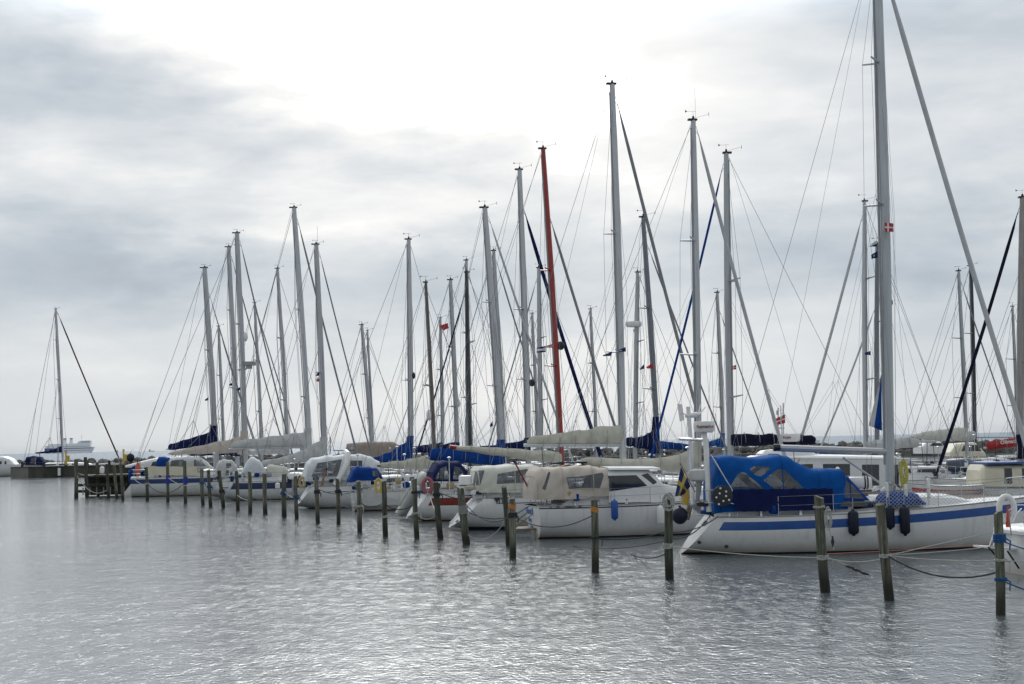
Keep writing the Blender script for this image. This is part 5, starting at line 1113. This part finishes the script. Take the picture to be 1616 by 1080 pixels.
motor('mo3', 'flybridge motor cruiser with a beige canvas enclosure behind the blue sail cover', 520, 150, 10.5, 6, [(545, 715, 722, 1.5), (547, 700, 722, 1.6), (575, 697.5, 722, 1.6), (620, 697, 722, 1.6), (632, 704, 722, 1.6), (650, 720, 722, 1.5)],
    [(1.6, [(551, 716), (551, 703), (558, 702), (559, 716)])], mat('tan_enclosure_canvas', (.33, .27, .23), .8, var=.2), wm=VINYL, zst=1.9, zbw=2.2, B=3.6)
motor('mo4', 'white motor yacht cut by the left edge, beyond the quay stub', -40, 255, 16, 2, [(-30, 726, 736, 1.8), (-20, 721, 736, 2), (8, 720.5, 736, 2), (18, 724, 736, 1.8), (26, 733, 736, 1.5)], [(2, [(-5, 733), (-5, 728), (3, 728), (3, 733)]), (2, [(7, 733), (7, 728), (10, 728), (10, 733)])], DECK, zst=1.8, zbw=2.2, B=4.4)
# small white rowing boat lying on the jetty
motor('row', 'small white open boat with a red line lying on the brown jetty', 1546, 70.5, 3.2, 178, None, None, WHITE, B=1.3, zst=.36, zbw=.5, name='rowing_boat', cat='rowing boat', zoff=.92, bandm=FLAGR, band=(.08, .11), ktz=0.0, boot=WHITE)
# right edge: stern of a white boat with a turquoise stripe
bt = motor('bt', 'white boat with a turquoise stripe cut off by the right edge of the picture', 1592, 40.6, 7.5, 8, [(1600, 838, 846, .9), (1606, 832, 846, 1.1), (1680, 826, 846, 1.1)], [], DECK, B=2.6, zst=1.0, zbw=1.3, band=TURQ, name='sailboat', cat='boat', boot=BLACK)
bt.band = (.2, .4)
t = bt.root
mb = MB()
for dx_ in (0, .28): mb.path([atY(1572-dx_*0+dx_*14, 829, 39.9), atY(1561+dx_*22, 863, 39.6)], .016, 6)
for k in range(4): mb.path([atY(1571-k*3.2, 831+k*10.3, 39.8), atY(1577-k*2.4, 831.5+k*10.5, 39.8)], .014, 6)
mb.v = [tuple(bt.inv @ Vector(p)) for p in mb.v]; mb.build('swim_ladder', WHITEP, t)
mb = MB(); mb.path([atY(1592, 806, 39.8), atY(1602, 797, 40.2), atY(1640, 797, 41)], .014, 6); mb.path([atY(1600, 815, 39.8), atY(1612, 803, 40.2)], .014, 6); mb.path([atY(1616, 805, 41), atY(1616, 846, 41)], .014, 6)
mb.path([atY(1592, 806, 39.8), atY(1596, 845, 40)], .014, 6)
mb.v = [tuple(bt.inv @ Vector(p)) for p in mb.v]; mb.build('pushpit', STEEL, t)
mb = MB(); a = bt.inv @ atY(1549, 862, 39.6); c = bt.inv @ atY(1616, 866, 40.6); mb.prism([a, c, c+Vector((0, .5, 0)), a+Vector((0, .5, 0))], (0, 0, -.05)); mb.build('bathing_platform', WHITEP, t, False)
mb = MB(); mb.path([bt.inv @ atY(1560, 864, 39.6), bt.inv @ atY(1580, 886, 40)], .025, 6); mb.path([bt.inv @ atY(1590, 870, 39.8), bt.inv @ atY(1608, 897, 40.2)], .025, 6); mb.build('platform_strut', BLACK, t)

# ferry far out
FW = mat('ferry_white', (.82, .84, .86), .6, var=.04, scale=.05); FB = mat('ferry_blue', (.03, .06, .27), .6, var=.05, scale=.05); FD = mat('ferry_window', (.12, .16, .22), .4, var=.1)
def ferry():
    Y = 5200; k = Y/F; c = atY(110, 713, Y); t = thing('ferry', 'distant white ferry with blue hull stripes on the horizon behind the quay yacht', 'ferry', (c.x, c.y, 0))
    def X(px): return (px-110)*k
    def Z(py): return max(-.5, (713.6-py)*k)
    def blk(nm, m, prof, w, par=None):
        mb = MB(); mb.prism([(X(a), -w, Z(b_)) for a, b_ in prof], (0, 2*w, 0)); return mb.build(nm, m, par or t, False)
    h = blk('hull', FW, [(72, 715), (143, 715), (145, 710), (148.5, 704), (72, 704.5)], 12)
    for a, b_, q in ((705.0, 706.2, 147.5), (708.6, 709.2, 146)): blk('stripe', FB, [(72, b_), (q-.8, b_), (q, a), (72, a)], 12.3, h)
    blk('stern_mark', FB, [(72.2, 709.5), (84, 709.5), (84, 705), (72.2, 705)], 12.5, h)
    s_ = blk('superstructure', FW, [(73, 704.5), (146, 704.3), (143.5, 700), (73, 701)], 11.5)
    blk('upper_deck', FW, [(78, 701), (140, 700.5), (139, 698), (78, 698.3)], 10)
    blk('bridge', FW, [(123, 700), (144, 700), (143, 693.8), (128, 694), (124, 696)], 10.5)
    for a in range(98, 142, 3): blk('window', FD, [(a, 703.2), (a+1.6, 703.2), (a+1.6, 702.2), (a, 702.2)], 11.7, s_)
    blk('bridge_window', FD, [(129, 696.6), (143.4, 696.6), (143.3, 695.4), (129, 695.4)], 10.7)
    for a in (110, 100): blk('funnel', FW, [(a, 698), (a+5, 698), (a+4.6, 690), (a+.8, 690)], 3); blk('funnel_top', FB, [(a+.5, 691.2), (a+4.8, 691.2), (a+4.7, 689.6), (a+.6, 689.6)], 3.2)
    mb = MB(); mb.path([(X(129), 0, Z(694)), (X(129), 0, Z(683))], [.9, .5], 6); mb.path([(X(127), 0, Z(688)), (X(131), 0, Z(688))], .4, 5); mb.build('mast', FW, t)
ferry()
for lab, px_, s_ in (('tiny far sailing boat on the horizon right of the ferry', 185, 1), ('small dark cargo ship far out on the horizon, left of the row boats', 239, 2)):
    Y = 6500; c = atY(px_, 712, Y); t = thing('distant_boat', lab, 'boat', (c.x, c.y, 0)); mb = MB()
    L_ = 8 if s_ == 1 else 24; mb.prism([(-L_/2, -2, 0), (L_/2, -2, 0), (L_/2+2, -2, 3), (-L_/2, -2, 3)], (0, 4, 0)); mb.build('hull', GREYP, t, False)
    mb = MB(); mb.prism([(-1, 0, 3), (3, 0, 3), (0, 0, 14)] if s_ == 1 else [(-10, 0, 3), (-4, 0, 3), (-4, 0, 9), (-10, 0, 9)], (0, .5, 0)); mb.build('sail' if s_ == 1 else 'bridge', GREYP, t, False)

# ------------------------------------------------------------------ piles
PILES = [ # top px, top y, base px, base y, width, short, band
 (1577, 808, 1577, 971, 15, 'right hand pile wrapped in blue rope'), (1391, 796, 1402, 948, 15, 'leaning green stained pile before the tall mast'),
 (1293, 784, 1303, 935, 15, 'dark pile before the navy side cloth'), (1054, 790, 1058.5, 915, 13.5, 'pile topped with a coil of light rope'),
 (936, 790, 941, 904, 12, 'dark pile with an orange band before the beige tent yacht'), (807, 787, 809, 882, 11, 'orange banded pile standing in front of its twin'),
 (796, 769, 801.5, 862, 8.5, 'plain pile just behind the orange banded one'), (728, 770, 735, 860, 11.5, 'thick pile before the stepped white transom'),
 (689, 763.5, 695, 851, 9, 'green pile left of the stepped white transom'), (653.5, 757, 659, 850, 8, 'brown pile in front of the inflatable dinghy'),
 (604.5, 759.5, 609.5, 847, 8.5, 'pale green pile by the yellow lifebuoy'), (564.5, 759.5, 568, 840, 8, 'dark green pile below the blue sprayhood'),
 (532.5, 756, 533.5, 828, 6.5, 'pile before the white arch of the pale tent yacht'), (500, 753.5, 500.5, 826, 6.5, 'pile beside the short brown oar'),
 (467, 752, 468, 819.5, 6, 'pile at the outboard motor'), (448.5, 748, 449, 816.5, 7.5, 'pile left of the white outboard motor'),
 (416.5, 747.5, 419.5, 812, 7, 'pile before the bow half of the navy striped cruiser'), (393, 745, 395.5, 810, 6.5, 'pile at the middle of the navy striped cruiser'),
 (373, 744.5, 375, 806, 6, 'greenish pile at the stern of the navy striped cruiser'), (346, 743, 352, 802.5, 6, 'tilted dark pile left of the navy striped cruiser'),
 (329.5, 742, 332, 801, 5.5, 'right one of two close piles at the blue band cruiser'), (318.5, 740.5, 320.5, 797.5, 5.5, 'left one of two close piles at the blue band cruiser'),
 (291, 727.5, 293.5, 795, 5.5, 'tall brown pile with a blue sleeve, the right one of a pair'), (263.5, 729.5, 265.5, 793, 5.3, 'tall brown pile with a blue sleeve, the left one of a pair'),
 (230.5, 738, 232.5, 790.5, 5.2, 'dark pile at the stern of the blue band cruiser'), (190.5, 731, 193.5, 790.5, 4.5, 'rightmost dark pile of the timber landing'),
 (180.5, 734, 184, 788, 4.5, 'dark pile second from the right of the timber landing'), (169, 733, 171.5, 787, 4.5, 'middle right pile of the timber landing'),
 (153, 731, 155.5, 783.5, 5, 'middle left pile of the timber landing'), (134, 722, 138, 786, 6, 'tallest dark pile of the timber landing'), (119.5, 725, 120.5, 786.5, 6.5, 'thick leftmost pile of the timber landing'),
]
PP = []; ORB = mat('orange_band_paint', (.55, .20, .02), .6, c2=(.40, .17, .04), scale=6)
BSL = mat('blue_sleeve_fabric', (.01, .03, .30), .7)
for i, (tx, ty, bx, by, w, short) in enumerate(PILES):
    base = gnd(bx, by); top = atY(tx, ty, base.y); r = w/2*base.y/F; rnd = random.Random(i+11)
    t = thing('mooring_pile', ('weathered ' if not short.startswith(('dark', 'thick', 'tall', 'tilted')) else '')+'wooden mooring post: '+short if False else short, 'mooring pile', base, 0, 'wooden piles standing in the water')
    V = top-base; n = 14; lv = 9; rings = []; z0 = -1.0
    for k in range(lv+1):
        f = k/lv; z = lerp(z0, V.z, f); c = V*(z/V.z); bend = .03*math.sin(f*4+i)
        rings.append([(c.x+bend+r*(1.06-.1*f+.05*math.sin(a*2+i)+.03*rnd.uniform(-1, 1))*math.cos(a), c.y+r*(1.06-.1*f+.04*math.cos(a*3+i))*math.sin(a), c.z+((.03*math.cos(a-i*1.3)+.02*rnd.uniform(-1, 1)) if k == lv else 0)) for a in [2*math.pi*q/n for q in range(n)]])
    mb = MB(); mb.ring_loft(rings); mb.build('post', PILEM, t)
    if i in (4, 5):
        mb = MB(); ps = []
        for zz in (V.z-.32, V.z-.18): c = V*(zz/V.z); ps.append([(c.x+.03*math.sin(3.6+i)+r*1.06*math.cos(a), c.y+r*1.06*math.sin(a), c.z+.02*math.sin(a*2)) for a in [2*math.pi*q/16 for q in range(16)]])
        mb.ring_loft(ps, True, False); mb.build('band', ORB, t)
    if i in (22, 23):
        mb = MB(); ps = []
        for zz in (V.z*.46, V.z*.66 if i == 23 else V.z*.62): c = V*(zz/V.z); ps.append([(c.x+.03+r*1.25*math.cos(a), c.y+r*1.25*math.sin(a), c.z) for a in [2*math.pi*q/12 for q in range(12)]])
        mb.ring_loft(ps, True, False); mb.build('sleeve', BSL, t)
    PP.append((base, V, r, short))
def onpile(i, f): b_, V, r, s_ = PP[i]; return b_+V*f
def wrap(label, i, f, n, m, rr=.013):
    b_, V, r, s_ = PP[i]; t = thing('rope_wrap', label, 'rope', b_+V*f); mb = MB(); pts = []
    for k in range(n*12+1):
        a = 2*math.pi*k/12; pts.append((.03*math.sin(f*4+i)+(r*1.08+rr)*math.cos(a), (r*1.08+rr)*math.sin(a), rr*2.1*k/12-n*rr+.01*math.sin(a*2+k)))
    mb.path(pts, rr, 5); mb.build('turns', m, t); mb = MB(); mb.path([(r+.03, -.03, 0), (r+.10, -.08, -.05), (r+.08, -.08, -.22)], rr, 5); mb.build('tail', m, t)
wrap('thick turns of blue rope near the top of the right hand pile', 0, .74, 5, BROPE, .016); wrap('single turn of dark blue rope low on the right hand pile', 0, .345, 2, BROPE, .015)
wrap('white line turned round the right hand pile at mid height', 0, .53, 2, LROPE)
wrap('white rope turns on the leaning green stained pile', 1, .46, 3, LROPE); wrap('light rope turns low on the dark pile by the navy side cloth', 2, .36, 4, LROPE)
wrap('light loop near the top of the dark pile by the navy side cloth', 2, .89, 2, LROPE); wrap('pale turns on the pile under the rope coil', 3, .42, 5, LROPE)
wrap('grey rope bands on the thick pile before the stepped transom', 7, .60, 8, mat('grey_rope', (.30, .30, .29), .9), .018); wrap('black turns on the orange banded pile in front', 5, .72, 4, DROPE, .018)
wrap('dark turn on the orange banded pile by the beige tent', 4, .48, 2, DROPE); wrap('dark turns on the green pile left of the stepped transom', 8, .80, 3, DROPE, .02)
wrap('dark turns on the brown pile in front of the inflatable', 9, .78, 2, DROPE, .02); wrap('light turns on the pile before the dinghy, low', 9, .42, 2, LROPE, .02)
wrap('blue turns on the pile at the outboard motor', 14, .52, 3, BROPE, .025); wrap('blue turns on the pile left of the outboard motor', 15, .55, 3, BROPE, .025); wrap('dark turns on the tilted pile left of the navy striped cruiser', 19, .45, 3, DROPE, .03)
wrap('blue turns on the right one of two close piles', 20, .55, 2, BROPE, .03); wrap('blue turns on the left one of two close piles', 21, .62, 2, BROPE, .03); wrap('light turn on the dark pile at the blue band cruiser', 24, .5, 2, LROPE, .03)
wrap('dark turns high on the pile beside the oar', 13, .68, 3, DROPE, .025); wrap('dark turns on the pile before the white arch', 12, .72, 3, DROPE, .025)
wrap('light turn on the pale green pile by the yellow lifebuoy', 10, .35, 2, LROPE, .022); wrap('grey turns on the dark green pile under the sprayhood', 11, .50, 2, LROPE, .022)
NR = [0]
def rope(label, a, c, sag, m, r=.012, n=14):
    mid = (a+c)/2; t = bpy.data.objects; mb = MB(); pts = []
    for i in range(n+1): f = i/n; p = a.lerp(c, f)-mid; p.z -= sag*4*f*(1-f); pts.append(p)
    mb.path(pts, r, 5); o = mb.build('mooring_line', m); o.location = mid; tag(o, label, 'mooring line'); return o
st = lambda b, s_, z=.05: wpt(b, b.X(0, b.zst)+.15, s_*b.beam(0)*.8, b.zst+z)
rope('white line from the right hand pile out of the picture to the right', onpile(0, .53), atY(1680, 886, 30), .02, LROPE)
rope('long white line between the leaning green pile and the right hand pile', onpile(1, .47), onpile(0, .53), .05, LROPE)
rope('black line sagging from the leaning green pile to the right hand pile', onpile(1, .48), onpile(0, .42), .28, DROPE, .018)
rope('blue line from the top wrap of the right hand pile toward the right edge', onpile(0, .73), atY(1650, 872, 36), .05, BROPE, .016)
rope('dark blue line from low on the right hand pile toward the turquoise striped boat', onpile(0, .345), atY(1640, 938, 34), .02, BROPE, .018)
rope('white line from the dark pile by the side cloth to the leaning green pile', onpile(2, .37), onpile(1, .44), .10, LROPE)
rope('light line from the ball fender pile along the hull to the dark pile', onpile(3, .42), onpile(2, .36), .06, LROPE)
rope('thin pinkish line along the waterline of the blue striped yacht', onpile(2, .40), atY(1560, 858, 46), .03, REDMK, .010)
rope('light line rising from the leaning green pile to the far bow', onpile(1, .46), atY(1566, 840, 40), .0, LROPE)
rope('second light line rising from the leaning green pile to the bathing platform', onpile(1, .47), atY(1556, 864, 39.8), .02, LROPE)
rope('dark stern line of the blue striped yacht to the coil topped pile', onpile(3, .52), st(b10, .8), .25, DROPE, .018)
rope('dark stern line of the blue striped yacht over its transom corner', onpile(3, .60), st(b10, -1), .15, DROPE, .016)
rope('line with dark snubbers from the dark pile down into the water', onpile(2, .38), gnd(1376, 908), .0, LROPE)
for k, (px_, py_) in enumerate(((1341, 895), (1352, 900), (1364, 905))): 
    c = atY(px_, py_, 34.5); mb = MB(); mb.path([c+Vector((-.1, 0, .03)), c, c+Vector((.1, 0, -.03))], [.015, .035, .015], 8); o = mb.build('rubber_snubber', BLACK); tag(o, 'black rubber snubber on the slanting line, %s' % ('upper one', 'middle one', 'lowest one')[k], 'snubber')
rope('thin light line hanging from the coil down the dark pile', atY(1308, 830, 33), atY(1316, 868, 33), 0, LROPE)
c = atY(1314, 855, 33); mb = MB(); mb.path([c+Vector((0, 0, .12)), c, c+Vector((0, 0, -.12))], [.012, .04, .012], 8); tag(mb.build('rubber_snubber', BLACK), 'black rubber snubber hanging beside the dark pile below its rope coil', 'snubber')
rope('black line from the orange banded pile to the coil topped pile', onpile(4, .48), onpile(3, .62), .12, DROPE, .016)
rope('upper black line from the orange banded pile toward the beige tent yacht stern', onpile(5, .72), onpile(4, .80), .35, DROPE, .016)
rope('black line drooping into the water left of the coil topped pile', onpile(3, .35), gnd(995, 874), .15, DROPE, .018)
rope('thin dark line touching the water before the white motorsailer', onpile(3, .50), gnd(905, 862), .15, DROPE, .012)
rope('dark line from the thick pile to the front orange banded pile', onpile(7, .80), onpile(5, .72), .45, DROPE, .018)
rope('second dark line from the thick pile toward the beige tent yacht', onpile(7, .62), st(b9, .6), .45, DROPE, .016)
rope('light line looping low between the thick pile and its right neighbour', onpile(7, .22), onpile(6, .45), .45, LROPE, .014)
rope('dark line from the green pile to the stepped transom yacht', onpile(8, .86), st(b8, .9), .2, DROPE, .02)
rope('light line from the green pile to the red striped yacht', onpile(8, .45), st(brd, -.8), .2, LROPE, .018)
rope('light line between the brown pile and the pale green pile', onpile(10, .35), onpile(9, .43), .12, LROPE, .016)
rope('light line between the brown pile and the green pile', onpile(9, .43), onpile(8, .48), .25, LROPE, .016)
rope('dark line from the dinghy pile to the pale green pile', onpile(10, .60), onpile(9, .60), .25, DROPE, .02)
rope('dark line from the sprayhood pile to the pale green pile', onpile(11, .60), onpile(10, .62), .2, DROPE, .02)
rope('dark line from the oar pile down to the white arch pile', onpile(13, .75), st(b6, .6, 0), .2, DROPE, .02)
rope('dark line across from the outboard pile to the pile beside the oar', onpile(14, .55), onpile(13, .45), .2, DROPE, .02)
rope('dark line between the white arch pile and the sprayhood pile', onpile(12, .45), onpile(11, .50), .1, DROPE, .02)
rope('light line between the outboard pile and its left neighbour', onpile(15, .60), onpile(14, .50), .1, LROPE, .02)
rope('dark line between the two piles before the navy striped cruiser', onpile(17, .42), onpile(16, .40), .15, DROPE, .022)
rope('dark line from the bow half pile to the pile left of the outboard', onpile(16, .50), onpile(15, .48), .35, DROPE, .022)
rope('light line from the greenish pile to the pile at the middle of the cruiser', onpile(18, .40), onpile(17, .32), .1, LROPE, .022)
rope('blue line from the tilted pile to the stern of the navy striped cruiser', onpile(19, .45), st(b4, 0), .3, BROPE, .025)
rope('light line from the left sleeved pile to the close pair', onpile(23, .62), onpile(21, .60), .35, LROPE, .025)
rope('dark line from the dark pile to the right sleeved pile', onpile(24, .52), onpile(22, .50), .7, DROPE, .025)
rope('light line from the dark pile to the blue band cruiser', onpile(24, .5), st(b2, -1), .2, LROPE, .022)
rope('light line swagged across the piles of the timber landing', onpile(30, .62), onpile(27, .28), .8, LROPE, .03)
rope('straight light line between the two left piles of the timber landing', onpile(30, .66), onpile(28, .62), .1, LROPE, .03)
# timber landing behind its piles
t = thing('timber_landing', 'low dark timber landing with slatted side behind the left group of piles', 'landing stage'); Y = 128
X0, X1 = atY(122, 780, Y).x, atY(200, 780, Y).x
for z_, h_ in ((1.62, .14), (.95, .22), (.45, .22)):
    mb = MB(); mb.box(((X0+X1)/2, Y, z_), (X1-X0, .18, h_)); mb.build('waling', DWOOD, t, False)
mb = MB(); mb.box(((X0+X1)/2, Y+1.6, 1.72), (X1-X0, 3.0, .08)); mb.build('deck', PLANK, t, False)
mb = MB(); mb.box(((X0+X1)/2, Y+2.8, .9), (X1-X0, .2, 1.7)); mb.build('back_wall', DWOOD, t, False)
k = X0+.5
while k < X1: mb = MB(); mb.box((k, Y-.14, .45), (.09, .05, .62)); mb.build('slat', CONCL, t, False); k += .55
# yellow rescue posts, mesh of small things on the quay
for lab, px_, py_, Y_ in (('yellow rescue post on the quay right of the landing', 195, 724, 229), ('yellow rescue post on the quay behind the tall yacht bow', 104, 726, 233)):
    c = atY(px_, py_+8, Y_); t = thing('rescue_post', lab, 'rescue post', c); mb = MB(); mb.path([(0, 0, 0), (0, 0, 1.7)], .12, 6); mb.build('post', YELLOW, t); mb = MB(); mb.box((.25, 0, .9), (.6, .2, .9)); mb.box((0, 0, 1.9), (.25, .2, .35)); mb.build('box', YELLOW, t)
# yellow board standing on the left bank of the stern, orange float
t = thing('life_jacket', 'orange float hanging on the stern rail of the blue band cruiser', 'float', atY(217, 748, 127)); mb = MB(); mb.path([(0, 0, -.1), (0, 0, .2), (.03, 0, .6), (.05, 0, .9)], [.12, .2, .2, .1], 8); mb.build('float', ORANGE, t); mb = MB(); mb.path([(0, 0, .9), (.05, 0, 1.1)], .03, 5); mb.build('strap', BLACK, t)
t = thing('stern_cover', 'dark blue cloth covered bundle beside the orange float', 'covered bundle', atY(209, 757, 127.5)); mb = MB(); mb.path([(-.2, 0, -.2), (0, 0, .4), (.2, 0, .9), (.3, 0, 1.1)], [.15, .35, .3, .1], 10); mb.build('cover', BLUEF, t); mb = MB(); mb.path([(-.1, -.37, .3), (.3, -.3, .5)], .02, 5); mb.build('tie', DROPE, t)
# aerial frame on the motorsailer roof
mb = MB(); 
for a, c in (((1228, 700), (1228, 644)), ((1236, 700), (1236, 636)), ((1225, 676), (1238, 676)), ((1226, 655), (1226, 648))): mb.path([local(b27, *a, 0), local(b27, *c, 0)], .03, 5)
mb.build('aerial_frame', STEEL, b27.root)
# lettering along the red boom cover
mr_ = BOATS['mred']; i3 = mr_.inv.to_3x3(); p = local(mr_, 1579, 701.5, -.28)
text('Olimach', .30, WHITEP, mr_.root, p, i3 @ Vector((1, 0, .10)), (0, 0, 1))

# ------------------------------------------------------------------ haze
def haze():
    mb = MB(); mb.box((0, 14900, 40), (62000, 32000, 82)); m = bpy.data.materials.new('haze_air'); m.use_nodes = True; nt = m.node_tree; nt.nodes.clear()
    o = nt.nodes.new('ShaderNodeOutputMaterial'); v = nt.nodes.new('ShaderNodeVolumePrincipled'); v.inputs['Color'].default_value = (.86, .90, .95, 1); v.inputs['Density'].default_value = .000012
    nt.links.new(v.outputs[0], o.inputs['Volume']); h = mb.build('haze', m, smooth=False); h['kind'] = 'stuff'; h['label'] = 'faint even haze over the sea'; h['category'] = 'haze'
haze()
